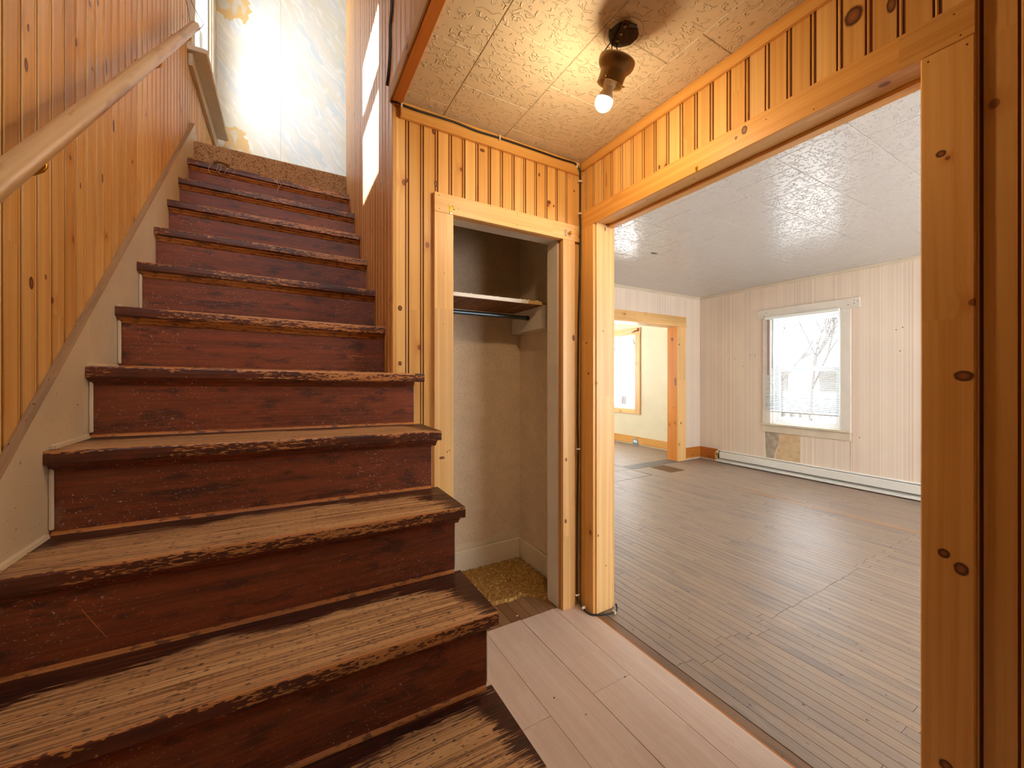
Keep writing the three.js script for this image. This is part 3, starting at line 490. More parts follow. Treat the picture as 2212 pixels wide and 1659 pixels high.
// ---- windows
function sashes(win, side, x, h, m) { // side +1: outdoors towards +x; two sashes, upper one further out
  const [z0, z1, y0, y1] = h, ym = (y0 + y1) / 2 + 0.02, X = (d) => x + side * d;
  add(win, 'frame', merge([bx(X(0), X(0.14), y0, y1, z0, z0 + 0.022), bx(X(0), X(0.14), y0, y1, z1 - 0.022, z1), bx(X(0), X(0.14), y1 - 0.022, y1, z0 + 0.022, z1 - 0.022, { g: 2 }), bx(X(0), X(0.15), y0, y0 + 0.022, z0 + 0.022, z1 - 0.022, { g: 2 })]), m);
  for (const [b, t, d] of [[ym - 0.02, y1 - 0.022, 0.085], [y0 + 0.022, ym + 0.02, 0.045]]) {
    const s = add(win, 'sash', merge([bx(X(d), X(d + 0.035), b, t, z0 + 0.0225, z0 + 0.067), bx(X(d), X(d + 0.035), b, t, z1 - 0.067, z1 - 0.0225), bx(X(d), X(d + 0.035), t - 0.042, t, z0 + 0.0675, z1 - 0.0675, { g: 2 }), bx(X(d), X(d + 0.035), b, b + 0.045, z0 + 0.0675, z1 - 0.0675, { g: 2 })]), m);
    add(s, 'pane', box(X(d + 0.017), X(d + 0.018), b + 0.045, t - 0.042, z0 + 0.067, z1 - 0.067), glassMat);
  }
}
const winMat = pmat({ color: '#f1f2f0', roughness: 0.4 });
const w1 = struct('window_1', null, null, 'white painted sash window with worn paint in the striped wall');
sashes(w1, 1, XW + 0.012, W_LIV, winMat);
const chipTex = tex(512, 512, 0.5, 0.5, (x, y) => { const b = 0.96 + 0.06 * fbm(x * 9, y * 9, 2); let c = [226 * b, 216 * b, 202 * b]; if (fbm(x * 60, y * 60, 3) > 0.84) c = [186, 164, 142]; return c; });
const chipMat = pmat({ map: chipTex, roughness: 0.5 });
add(w1, 'header', bx(XW - 0.022, XW, 1.990, 2.102, -2.93, -1.841, { g: 2 }), chipMat);
add(w1, 'casing', bx(XW - 0.02, XW, 0.627, 1.9895, -2.85, -2.756), chipMat);
add(w1, 'casing', bx(XW - 0.02, XW, 0.627, 1.9895, -2.015, -1.922), chipMat);
add(w1, 'bare_wood_strip', bx(XW - 0.0212, XW - 0.0202, 1.25, 1.97, -2.792, -2.774, { ...J() }), mat({ color: '#b5714a', roughness: 0.7 }));
add(w1, 'stool', bx(XW - 0.05, XW + 0.03, 0.600, 0.6265, -2.865, -1.915, { g: 2, c: 0.004 }), whiteMat);
add(w1, 'apron', bx(XW - 0.02, XW, 0.512, 0.5995, -2.85, -1.925, { g: 2 }), whiteMat);
nails(w1, [[1650, 684], [1655, 676], [1845, 648], [1852, 650], [1845, 655], [1832, 658]].map(([u, v]) => { const p = onX(u, v, XW - 0.022); return [XW - 0.0228, XW - 0.022, p[1] - 0.004, p[1] + 0.004, p[2] - 0.004, p[2] + 0.004]; }));
const w2 = struct('window_2', null, null, 'sash window with pine casing in the next room');
sashes(w2, 1, X2 + 0.012, W_DIN, winMat);
add(w2, 'casing', bx(X2 - 0.02, X2, 0.552, 1.995, -5.075, -4.958, J()), casingMats[1]);
add(w2, 'casing', bx(X2 - 0.02, X2, 0.552, 1.995, -5.95, -5.83, J()), casingMats[1]);
add(w2, 'header', bx(X2 - 0.022, X2, 1.9955, 2.112, -5.96, -4.952, { g: 2, ...J() }), casingMats[0]);
add(w2, 'apron', bx(X2 - 0.02, X2, 0.552, 0.638, -5.8295, -5.0755, { g: 2, ...J() }), casingMats[0]);
const w3 = struct('window_3', null, null, 'white cased stair window above the landing');
sashes(w3, -1, XL - 0.02, W_LAND, winMat);
for (const [a, b] of [[-3.205, -3.095], [-4.035, -3.935]]) add(w3, 'casing', sweep([[0, 0], [0, 0.024], [0.012, 0.018], [0.022, 0.012], [0.07, 0.012], [0.082, 0.018], [b - a, 0.024], [b - a, 0]], 3.22, 4.66, (p, q, t) => [XL - 0.014 + q, t, a + p]), whiteMat);
add(w3, 'casing_head', bx(XL - 0.014, XL + 0.012, 4.56, 4.68, -4.035, -3.095, { g: 2 }), whiteMat);
add(w3, 'reveal', merge([bx(-0.69, XL - 0.001, W_LAND[2], W_LAND[3], W_LAND[0] - 0.012, W_LAND[0]), bx(-0.69, XL - 0.001, W_LAND[2], W_LAND[3], W_LAND[1], W_LAND[1] + 0.012)]), whiteMat);
add(w3, 'stool', sweep([[0, 0], [0.094, 0], [0.100, 0.008], [0.100, 0.022], [0.094, 0.028], [0, 0.028]], -4.05, -3.02, (p, q, t) => [XL + p, 3.194 + q, t]), taupeMat);
add(w3, 'apron', bx(XL, XL + 0.022, 3.115, 3.1935, -4.09, -3.05, { g: 2 }), creamMat);
add(w3, 'wall_infill', merge([box(XL - 0.0155, XL - 0.002, 3.11, UC, ZU, -4.035), box(XL - 0.0155, XL - 0.002, 4.67, UC, -4.035, -3.06), box(XL - 0.0155, XL - 0.002, 3.11, 4.67, -3.095, -3.06)]), creamMat);
for (const [k, h] of W_FRONT.entries()) { const w = struct('window_' + (4 + k), null, null, 'unseen front window of the living room enlarged for more light'); const [x0, x1, y0, y1] = h, ym = (y0 + y1) / 2; add(w, 'sash', merge([bx(x0, x0 + 0.05, y0, y1, 1.66, 1.70), bx(x1 - 0.05, x1, y0, y1, 1.66, 1.70), bx(x0 + 0.05, x1 - 0.05, y0, y0 + 0.05, 1.66, 1.70), bx(x0 + 0.05, x1 - 0.05, y1 - 0.05, y1, 1.66, 1.70), bx(x0 + 0.05, x1 - 0.05, ym - 0.025, ym + 0.025, 1.66, 1.70)]), winMat); add(w, 'pane', box(x0 + 0.04, x1 - 0.04, y0 + 0.04, y1 - 0.04, 1.679, 1.680), glassMat); }  // out of view; size raised to brighten the living room
{ const w = struct('window_6', null, null, 'unseen second window added to light the next room'); sashes(w, 1, X2 + 0.012, W_DIN2, winMat); }  // out of view, added as extra daylight for the dining room
{ // front door behind the camera
  const d = struct('door_4', null, null, 'solid pine front door');
  add(d, 'door_leaf', bx(0.50, 1.32, 0, 2.05, 1.20, 1.24, J()), trimMats[0]);
  add(d, 'door_knob', merge([cyl([0.58, 1.0, 1.20], [0.58, 1.0, 1.15], 0.012), new THREE.SphereGeometry(0.028, 16, 12).translate(0.58, 1.0, 1.135)]), brassMat);
}

{ const w = struct('window_8', null, null, 'unseen wide back window added to light the next room'); add(w, 'sash', merge([bx(2.0, 2.05, 0.7, 2.1, -7.1, -7.06), bx(4.55, 4.6, 0.7, 2.1, -7.1, -7.06), bx(3.27, 3.33, 0.7, 2.1, -7.1, -7.06), bx(2.05, 4.55, 0.7, 0.75, -7.1, -7.055), bx(2.05, 4.55, 2.05, 2.1, -7.1, -7.055)]), winMat); add(w, 'pane', box(2.04, 4.56, 0.74, 2.06, -7.081, -7.080), glassMat); }  // out of view, added to brighten the dining room walls
struct('sun_block_roof', bx(0.2, 6.2, 2.30, 2.42, -9.3, -7.2), outsideMat, 'unseen roof slab added to keep sun out of the back window');  // added sun blocker, shades the added back window
struct('sun_cut_eave', bx(-1.12, -0.70, 4.90, 5.0, -6, 1.4), outsideMat, 'unseen roof eave added to cut the sun at the stair window');  // out of view, height set to trim the sun patch in the stairwell
{ const w = struct('window_7', null, null, 'unseen upper front window added to light the stairwell'); const [x0, x1, y0, y1] = W_UP_ADDED; add(w, 'sash', merge([bx(x0, x0 + 0.05, y0, y1, 1.24, 1.28), bx(x1 - 0.05, x1, y0, y1, 1.24, 1.28), bx(x0 + 0.05, x1 - 0.05, y0, y0 + 0.05, 1.24, 1.28), bx(x0 + 0.05, x1 - 0.05, y1 - 0.05, y1, 1.24, 1.28), bx(x0 + 0.05, x1 - 0.05, 3.98, 4.03, 1.24, 1.28)]), winMat); add(w, 'pane', box(x0 + 0.04, x1 - 0.04, y0 + 0.04, y1 - 0.04, 1.259, 1.260), glassMat); }  // out of view, added as fill light for the stairwell
// ================================================================ THE STAIRCASE
const RISE = 0.206, ZN = (k) => -0.895 - 0.2239 * (k - 3), TY = (k) => RISE * k + 0.0075, SL = 0.018, SX = -0.49;
const stairs = thing('staircase', 'steep staircase with worn dark varnished treads and red brown risers', 'staircase');
{
  const nose = (back) => [[-back, 0], [-0.0050, 0], [-0.0016, -0.0014], [0, -0.0050], [0.0005, -0.017], [0, -0.0295], [-0.0018, -0.0328], [-0.006, -0.034], [-back, -0.034]];
  for (let k = 1; k <= 12; k++) {
    const open = k <= 6, xe = k < 6 ? 0.475 + 0.004 * (k - 3) : k === 6 ? 0.453 : XS - 0.001, y = TY(k), zn = ZN(k), at = (p, q, t) => [t, y + q - SL * t, zn + p];
    add(stairs, 'tread', sweep(nose(0.256), SX, k === 6 ? XS - 0.001 : xe, at, { ou: 0.5, ov: 0 }), treadMats[k % 3]);
    if (k === 6) add(stairs, 'tread_end', sweep(nose(0.098), XS - 0.001, xe, at, { ou: 0.5, ov: 0.155 }), treadMats[0]);
    if (k === 6) add(stairs, 'nosing_return', sweep(nose(0.09), 0.4545, 0.491, at, { ou: 0.5, ov: 0.155 }), treadMats[1]);
    const zr = zn - 0.031, xr = open ? 0.455 : XS - 0.001, yb = TY(k - 1), r = [[0, k === 1 ? -yb : 0.0005], [0.02, k === 1 ? -yb : 0.0005], [0.02, y - yb - 0.033], [0, y - yb - 0.033]];
    const rg = sweep(r, SX, xr, (p, q, t) => [t, yb + q - SL * t, zr - p], { ou: 0.5 }); // face uv: u along x, v up
    { const P = rg.attributes.position, U = rg.attributes.uv; for (let i = 0; i < P.count; i++) U.setXY(i, P.getX(i) + 0.5, P.getY(i) - yb); }
    add(stairs, 'riser', rg, riserMats[(k + 1) % 3]);
    const cv = [[0, 0], [0.019, 0], [0.018, -0.006], [0.010, -0.011], [0.005, -0.020], [0, -0.022]];
    add(stairs, 'cove_molding', sweep(cv, SX + 0.002, open ? xe - (k === 6 ? 0.0 : 0.012) : XS - 0.002, (p, q, t) => [t, y - 0.0335 + q - SL * t, zr - 0.0004 + p], { ou: 0.5, crease: 0.6 }), open ? coveDark : moldMat);
    if (k > 1 && k <= 7) add(stairs, 'quarter_round', sweep([[0, 0], [0.008, 0], [0.006, 0.005], [0, 0.008]], SX + 0.004, xr - 0.002, (p, q, t) => [t, yb + 0.0004 + q - SL * t, zr + 0.0004 + p], { ou: 0.2 }), moldMat);
    if (open) add(stairs, 'painted_edge', bx(0.4555, 0.458, Math.max(0, yb - SL * 0.455) + 0.012, y - 0.06, zr - 0.02, zr + 0.0008), creamMat);
    if (k > 2 && k <= 8) { // cream beads where treads and risers meet the stringer
      add(stairs, 'paint_bead', bx(SX, SX + 0.009, yb + 0.022, y - 0.03, zr + 0.0008, zr + 0.009, { c: 0.003 }), creamMat);
      add(stairs, 'paint_bead', sweep([[0, 0], [0.010, 0], [0.008, 0.008], [0, 0.010]], zr - 0.2, zr + 0.0, (p, q, t) => [SX + p, TY(k) + 0.0092 + q, t]), creamMat);
    }
  }
  // stringer on the panelled wall, its top edge bare of paint
  const top = (z) => 1.237 + 0.92 * (-1.425 - z);
  const st = add(stairs, 'stringer', sweep([[-0.05, 0], [-0.10, top(-0.10)], [-3.13, top(-3.13)], [-3.25, 2.68], [-3.25, 2.45], [-0.6, 0]], XL + 0.0006, SX - 0.0004, (p, q, t) => [t, q, p]), creamMat);
  add(st, 'bare_top_edge', sweep([[-0.10, top(-0.10)], [-0.10, top(-0.10) + 0.0022], [-3.132, top(-3.13) + 0.0022], [-3.132, top(-3.13)]], XL + 0.0006, SX - 0.0004, (p, q, t) => [t, q, p]), mat({ map: oakTex, color: '#f4dcbc', roughness: 0.8 }));
  const saw = [[-1.66, 0], [ZN(1) - 0.052, 0]]; for (let k = 1; k <= 6; k++) { saw.push([ZN(k) - 0.052, TY(k) - 0.044]); saw.push([k < 6 ? ZN(k + 1) - 0.052 : -1.66, TY(k) - 0.044]); }
  add(stairs, 'closed_side', sweep(saw, 0.435, 0.4545, (p, q, t) => [t, q, p]), creamMat);
  // scratches
  for (const [a, b, c] of [[[176, 1317], [197, 1340], [-0.955]], [[197, 1340], [232, 1378], [-0.955]]]) add(stairs, 'scratch', cyl(onZ(...a, ZN(4) - 0.0310), onZ(...b, ZN(4) - 0.0306), 0.0013, 0.0007, 5), mat({ color: '#b8672e' }));
  for (const [a, b] of [[[752, 768], [758, 776]], [[757, 767], [762, 778]], [[760, 768], [784, 772]]]) add(stairs, 'scratch', cyl(onZ(...a, ZN(7) - 0.0306), onZ(...b, ZN(7) - 0.0306), 0.0012, 0.0008, 5), mat({ color: '#d08a4c' }));
}
// carpet of the landing, hanging over the top riser
{
  const c = thing('landing_carpet', 'brown looped carpet covering the landing and top riser', 'carpet');
  const prof = [[0, 2.484], [0.020, 2.484], [0.022, 2.60], [0.034, 2.655], [0.030, 2.682], [0.016, 2.692], [-1.05, 2.692], [-1.05, 2.674], [0, 2.674]];
  add(c, 'pile', sweep(prof, SX, XS + 0.012, (p, q, t) => [t, q - (q < 2.67 ? SL * t : 0) * 1, Math.max(ZN(12) - 0.2239 + 0.005 + p, ZU + 0.001)], { crease: 0.5 }), landCarpetMat);
  add(c, 'tread_flap', sweep([[-0.21, 0.0005], [-0.004, 0.0005], [-0.002, 0.006], [-0.012, 0.011], [-0.21, 0.011]], SX + 0.002, XS - 0.003, (p, q, t) => [t, TY(12) + q - SL * t, ZN(12) + p]), landCarpetMat);
  const yarnMat = mat({ color: '#d9b48e', roughness: 1 });
  for (const [u, v, l] of [[452, 350, 26], [470, 352, 20], [476, 352, 26], [487, 354, 22], [505, 358, 16], [600, 386, 30], [605, 386, 18]]) { const p = []; for (let i = 0; i <= 4; i++) p.push(onZ(u + 3 * Math.sin(i * 2.1 + u), v + l * i / 4, ZN(12) + 0.004)); add(c, 'loose_yarn', tube(p, 0.0013, 10, 5), yarnMat); }
  add(c, 'frayed_edge', tube([onZ(462, 352, ZN(12) + 0.003), onZ(472, 350, ZN(12) + 0.006), onZ(484, 354, ZN(12) + 0.006), onZ(494, 358, ZN(12) + 0.003)], 0.006, 12, 6), landCarpetMat);
}
// handrail
{
  const h = thing('handrail', 'thick round wooden handrail fixed to the panelled stair wall', 'handrail');
  const at = (z) => [-0.437, 1.554 + 0.928 * (-1.039 - z), z], a = at(0.15), b = at(-2.80);
  const L = Math.hypot(b[1] - a[1], b[2] - a[2]), g = cyl(a, b, 0.0212, 0.0212, 28), u = g.attributes.uv; for (let i = 0; i < u.count; i++) u.setXY(i, u.getX(i) * 0.133, u.getY(i) * L); add(h, 'rail', g, railMat);
  for (const z of [-1.20, -2.09, -2.66]) { const p = at(z); add(h, 'bracket', merge([tube([[XL + 0.001, p[1] - 0.075, z], [XL + 0.03, p[1] - 0.078, z], [p[0], p[1] - 0.05, z], [p[0], p[1] - 0.022, z]], 0.005, 14, 8), cyl([XL, p[1] - 0.075, z], [XL + 0.004, p[1] - 0.075, z], 0.018, 0.018, 14)]), brassMat); }
  const e = at(-2.78);
  add(h, 'tie_wire', tube([onX(407, -12, -0.46), onX(420, 18, -0.45), onX(434, 42, -0.42), onX(440, 52, -0.405), onX(434, 60, -0.405), [e[0] + 0.01, e[1] - 0.022, e[2]], onX(426, 66, -0.41)], 0.0016, 40, 6), blackMat);
  add(h, 'tie_wire', tube([onX(399, -10, -0.505), onX(406, 18, -0.50), onX(410, 46, -0.47)], 0.0014, 16, 6), blackMat);
}
// ================================================================ THINGS IN THE HALL
{ // bare bulb fixture hanging from its ceiling box
  const f = thing('ceiling_light', 'bare lit bulb in an old brass fixture dangling from wires below the hall ceiling', 'light');
  const D = 1.306, T0 = new THREE.Vector3(...atD(1334, 129, 1.290)), B0 = new THREE.Vector3(...atD(1304.5, 221, 1.328)), axis = B0.clone().sub(T0).normalize(), q = new THREE.Quaternion().setFromUnitVectors(new THREE.Vector3(0, -1, 0), axis);
  const put = (g) => { g.applyQuaternion(q); g.translate(T0.x, T0.y, T0.z); return g; }, lathe = (p, n = 36) => put(new THREE.LatheGeometry(p.map(([r, d]) => new THREE.Vector2(r, -d)), n));
  const c = onY(1347, 74, HC), ring = []; for (let i = 0; i < 18; i++) { const a = i / 18 * Math.PI * 2; ring.push([Math.cos(a) * 0.05 * (0.9 + 0.25 * vn(i * 1.7, 4)), Math.sin(a) * 0.045 * (0.9 + 0.25 * vn(i * 1.3, 9))]); }
  add(f, 'ceiling_box', sweep(ring, HC - 0.001, HC - 0.004, (p, r, t) => [c[0] + p, t, c[2] + r]), blackMat);
  add(f, 'box_rim', sweep(ring.map(([a, b]) => [a * 0.55 + 0.018, b * 0.7 + 0.006]), HC - 0.0041, HC - 0.006, (p, r, t) => [c[0] + p, t, c[2] + r]), rustMat);
  add(f, 'canopy_mark', new THREE.TorusGeometry(0.064, 0.0008, 5, 48).rotateX(Math.PI / 2).translate(c[0], HC - 0.0005, c[2]), mat({ color: '#a88f63' }));
  const sa = onY(1328, 100, HC - 0.014), sb = onY(1356, 46, HC - 0.014), dx = sb[0] - sa[0], dz = sb[2] - sa[2], sl = Math.hypot(dx, dz), strap = bx(-sl / 2, sl / 2, -0.002, 0, -0.012, 0.012); strap.rotateY(-Math.atan2(dz, dx)); strap.translate((sa[0] + sb[0]) / 2, HC - 0.010, (sa[2] + sb[2]) / 2); add(f, 'mounting_strap', strap, rustMat);
  for (const s of [0.22, 0.5, 0.8]) add(f, 'screw', new THREE.CylinderGeometry(0.0045, 0.0045, 0.004, 10).translate(sa[0] + dx * s, HC - 0.013, sa[2] + dz * s), mat({ color: '#8b7350', metalness: 0.8, roughness: 0.4 }));
  for (const [u0, v0, u1, v1] of [[1322, 88, 1305, 116], [1324, 90, 1323, 116], [1333, 92, 1336, 118]]) add(f, 'wire', tube([onY(u0, v0, HC - 0.012), atD((u0 + u1) / 2 - 2, (v0 + v1) / 2, D), atD(u1, v1, D), T0.clone().lerp(B0, 0.3).toArray()], 0.0018, 18, 6), blackMat);
  const shade = add(f, 'fixture_cup', lathe([[0.0565, 0.001], [0.0585, 0], [0.0598, 0.006], [0.0590, 0.014], [0.0560, 0.022], [0.0500, 0.029], [0.0450, 0.034], [0.0428, 0.041], [0.0420, 0.055], [0.0420, 0.070], [0.0436, 0.073], [0.0410, 0.0725], [0.0398, 0.055], [0.0410, 0.041], [0.0435, 0.034], [0.0485, 0.028], [0.0545, 0.021], [0.0575, 0.013], [0.0565, 0.001]], 48), ageBrassMat);
  add(shade, 'paint_rim', lathe([[0.0592, 0.0035], [0.0600, 0.0015], [0.0588, -0.0004], [0.0570, -0.0004]], 48), mat({ color: '#e8ddc8' }));
  for (let i = 0; i < 3; i++) { const a = i * 2.094 + 0.5, g = new THREE.CylinderGeometry(0.003, 0.003, 0.010, 8); g.rotateZ(Math.PI / 2); g.rotateY(-a); g.translate(Math.cos(a) * 0.045, -0.066, Math.sin(a) * 0.045); add(shade, 'set_screw', put(g), brassMat); }
  add(f, 'socket_plate', lathe([[0.0, 0.046], [0.041, 0.046], [0.041, 0.047], [0, 0.047]]), mat({ color: '#d9a544', roughness: 0.5 }));
  const so = []; for (let i = 0; i <= 40; i++) so.push(i); const sock = lathe([[0.0, 0.045], [0.019, 0.045], [0.0205, 0.05], [0.0205, 0.074], [0.0185, 0.078], [0.015, 0.078]], 40); add(f, 'socket', sock, plasticMat);
  const bd = B0.distanceTo(T0);
  add(f, 'bulb_base', lathe([[0.0, 0.070], [0.0145, 0.070], [0.0150, 0.080], [0.0185, 0.094], [0.0245, bd - 0.017], [0.0275, bd - 0.011], [0.0, bd - 0.011]]), mat({ color: '#f3e6cc', roughness: 0.5 }));
  const gl = []; gl.push([0.0277, bd - 0.0108]); for (let i = 0; i <= 14; i++) { const a = -0.33 + i / 14 * (Math.PI / 2 + 0.33); gl.push([Math.max(0.0001, Math.cos(a) * 0.0298), bd + Math.sin(a) * 0.030]); } gl.unshift([0.0001, bd - 0.0108]);
  add(f, 'bulb_globe', lathe(gl, 32), mat({ color: '#fff3e0', emissive: new THREE.Color(1, 0.80, 0.52), emissiveIntensity: 6, roughness: 0.5 }));
  const lamp = new THREE.PointLight(new THREE.Color(1, 0.77, 0.48), BULB, 0, 2); lamp.position.copy(B0); lamp.castShadow = true; lamp.shadow.radius = 1.4; lamp.shadow.mapSize.set(1024, 1024); scene.add(lamp);
}
{ // black cable
  const c = thing('electric_cable', 'black cable clipped along the moulding and down the corner beside the closet', 'cable');
  const zz = ZT + 0.006; const pts = [[0.392, 2.335, -1.62]]; for (const [u, v] of [[845, 219], [858, 220], [868, 226], [900, 238], [980, 263], [1030, 283], [1079, 298], [1150, 322], [1210, 343], [1240, 352], [1249, 360]]) pts.push(onZ(u, v, zz));
  for (const [u, v] of [[1253, 372], [1254, 392], [1254, 430], [1255, 462], [1254, 560], [1250, 700], [1248, 900], [1249, 970], [1247, 1150], [1247, 1285]]) { const p = onZ(u, v, zz); pts.push([Math.min(p[0], 1.366), p[1], p[2]]); }
  pts.push([1.350, 0.02, -1.62], [1.352, 0.006, -1.585], [1.358, 0.006, -1.545], [1.40, 0.008, -1.515], [1.46, 0.008, -1.50], [1.50, 0.008, -1.51], [1.518, 0.02, -1.535]);
  add(c, 'cord', tube(pts, 0.0046, 260, 8), blackMat);
  const cc = (p, vert) => { const g = vert ? merge([bx(-0.012, 0.012, -0.004, 0.004, -0.006, 0.0065), cyl([-0.008, 0, 0.0065], [-0.008, 0, 0.0085], 0.002)]) : merge([bx(-0.0035, 0.0035, -0.013, 0.013, -0.006, 0.0065), cyl([0, -0.009, 0.0065], [0, -0.009, 0.0085], 0.002)]); g.translate(...p); add(c, 'cable_clip', g, clipMat); };
  for (const [u, v] of [[867, 225], [1079, 298], [1246, 358]]) cc(onZ(u, v, zz), false);
  for (const [u, v] of [[1254, 392], [1255, 462], [1249, 970], [1247, 1285]]) { const p = onZ(u, v, zz); cc([Math.min(p[0], 1.366), p[1], p[2]], true); }
  const g2 = bx(-0.010, 0.010, -0.006, 0.008, -0.005, 0.005); g2.translate(1.352, 0.016, -1.60); add(c, 'cable_clip', g2, clipMat);
  const g3 = bx(-0.005, 0.005, -0.006, 0.010, -0.010, 0.010); g3.translate(1.47, 0.008, -1.50); add(c, 'cable_clip', g3, clipMat);
}
{ // cable coming down the stairwell wall
  const p = []; for (const [u, v] of [[846, -20], [846, 20], [843, 60], [843, 100], [840, 150], [836, 185]]) p.push(onX(u, v, XS - 0.006));
  single('stairwell_cable', 'dark cable running down the sunlit stairwell panelling', 'cable', tube(p, 0.006, 40, 8), blackMat);
}
{ // closet fittings
  const cl = (name, label, g) => single(name, label, 'cleat', g, taupeMat);
  cl('shelf_cleat', 'painted cleat block holding closet shelf and rod at the side wall', bx(1.315, 1.3845, 1.508, 1.643, -2.298, -1.90));
  cl('shelf_cleat', 'thin painted cleat under the closet shelf along the back wall', bx(0.476, 1.3145, 1.628, 1.643, -2.2995, -2.275, { g: 0 }));
  const sh = thing('closet_shelf', 'closet shelf with walnut patterned underside and paint crusted front edge', 'shelf');
  add(sh, 'shelf_board', bx(0.478, 1.345, 1.6435, 1.660, -2.295, -1.930, { g: 0, c: 0.001 }), walnutMat);
  add(sh, 'front_edge', bx(0.478, 1.215, 1.644, 1.6645, -1.9295, -1.922, { g: 0 }), plasticMat);
  add(sh, 'front_edge', bx(1.2155, 1.335, 1.644, 1.6645, -1.9295, -1.922, { g: 0 }), mat({ color: '#d8b070', roughness: 0.6 }));
  for (const [x, w] of [[0.86, 0.02], [1.02, 0.014], [1.165, 0.022], [1.195, 0.03], [1.225, 0.02], [1.28, 0.035]]) { const g = new THREE.SphereGeometry(0.5, 8, 5); g.scale(w, 0.016, 0.02); g.translate(x, 1.663, -1.935); add(sh, 'paint_crust', g, plasticMat); }
  const rod = thing('closet_rod', 'grey steel closet rod under the shelf', 'rod');
  add(rod, 'tube', cyl([0.4755, 1.588, -2.081], [1.300, 1.588, -2.081], 0.0125, 0.0125, 20), steelMat); add(rod, 'end_cap', cyl([1.296, 1.588, -2.081], [1.3145, 1.588, -2.081], 0.0145, 0.0145, 16), blackMat);
}
{ // shag carpet remnant in the closet: lumpy pile with a ragged front edge
  const nx = 110, nz = 70, x0 = 0.50, x1 = 1.366, z0 = -2.282, pos = [], uv = [], idx = [];
  const front = (x) => -1.885 + 0.02 * vn(x * 14, 3) + (x > 1.13 ? 0.13 * sstep(1.13, 1.30, x) : 0) + (x < 0.95 ? -0.03 * sstep(0.95, 0.8, x) : 0);
  for (let j = 0; j <= nz; j++) for (let i = 0; i <= nx; i++) { const x = x0 + (x1 - x0) * i / nx, f = front(x), z = z0 + (f - z0) * j / nz, edge = Math.min(i, nx - i, nz - j, j * 3) ; const crease = Math.exp(-(((z + 2.02 + 0.02 * x) / 0.007) ** 2)); pos.push(x + rr(-0.002, 0.002), edge <= 0 ? -0.003 : 0.010 + rr(0, 0.008) - crease * 0.012, z + rr(-0.002, 0.002)); uv.push(x, z); }
  for (let j = 0; j < nz; j++) for (let i = 0; i < nx; i++) { const a = j * (nx + 1) + i, b = a + 1, c = a + nx + 1, d = c + 1; idx.push(a, c, b, b, c, d); }
  const g = new THREE.BufferGeometry(); g.setAttribute('position', new THREE.Float32BufferAttribute(pos, 3)); g.setAttribute('uv', new THREE.Float32BufferAttribute(uv, 2)); g.setIndex(idx); g.computeVertexNormals();
  single('shag_carpet', 'golden brown shag carpet remnant on the closet floor', 'carpet', g, shagMat);
}
{ // small hardware
  const a = onZ(974, 452, ZT), h = thing('brass_hook', 'small brass hook screwed to the closet header near its end', 'hook');
  add(h, 'plate', bx(a[0] - 0.006, a[0] + 0.006, a[1] - 0.012, a[1] + 0.018, ZT, ZT + 0.002), brassMat); add(h, 'prong', tube([[a[0], a[1] + 0.014, ZT + 0.002], [a[0] + 0.003, a[1] + 0.010, ZT + 0.012], [a[0] + 0.005, a[1] - 0.006, ZT + 0.014], [a[0] + 0.012, a[1] - 0.004, ZT + 0.018]], 0.0016, 14, 6), brassMat); add(h, 'foot', bx(a[0] - 0.006, a[0] + 0.006, a[1] - 0.024, a[1] - 0.0125, ZT, ZT + 0.003), plasticMat);
  const b = onZ(1222, 505, ZT), c = thing('curtain_bracket', 'clear plastic and brass bracket on the closet header beside the cable', 'bracket');
  add(c, 'plastic_clip', bx(b[0] - 0.006, b[0] + 0.006, b[1] - 0.012, b[1] + 0.022, ZT, ZT + 0.006), pmat({ color: '#f4f0ea', roughness: 0.15, transmission: 0.6, thickness: 0 })); add(c, 'brass_knob', merge([cyl([b[0] + 0.018, b[1] + 0.002, ZT], [b[0] + 0.018, b[1] + 0.002, ZT + 0.012], 0.004), new THREE.SphereGeometry(0.009, 14, 10).translate(b[0] + 0.018, b[1] + 0.002, ZT + 0.016)]), brassMat);
  const d = onX(1505, 366, XT); single('brass_catch', 'tiny brass catch on the header of the wide opening', 'catch', merge([bx(XT - 0.003, XT, d[1] - 0.012, d[1] + 0.012, d[2] - 0.004, d[2] + 0.004), tube([[XT - 0.003, d[1] + 0.006, d[2]], [XT - 0.010, d[1] + 0.002, d[2]], [XT - 0.008, d[1] - 0.010, d[2]]], 0.0014, 10, 6)]), brassMat);
}
single('thread', 'short pale thread caught on a dark riser', 'thread', tube([[300, 1212], [308, 1216], [303, 1224], [311, 1230]].map(([u, v]) => onZ(u, v, ZN(4) - 0.029)), 0.0009, 12, 5), mat({ color: '#d8cbb8' }));
for (const [k, [u, v, s]] of [[1117, 1331, 0.006], [1350, 1467 - 5, 0.004], [1197, 1507, 0.004], [1266, 1543, 0.003]].entries()) { const p = onY(u, v, k ? 0.002 : 0.0), g = new THREE.IcosahedronGeometry(s, 0); g.scale(1, 0.5, 0.8); g.translate(p[0], 0.002, p[2]); single('crumb', k ? 'dark speck of dirt on the pale laminate' : 'pale paint flake on the old closet floorboards', 'debris', g, k ? blackMat : plasticMat, k ? 'specks on the laminate' : undefined); }
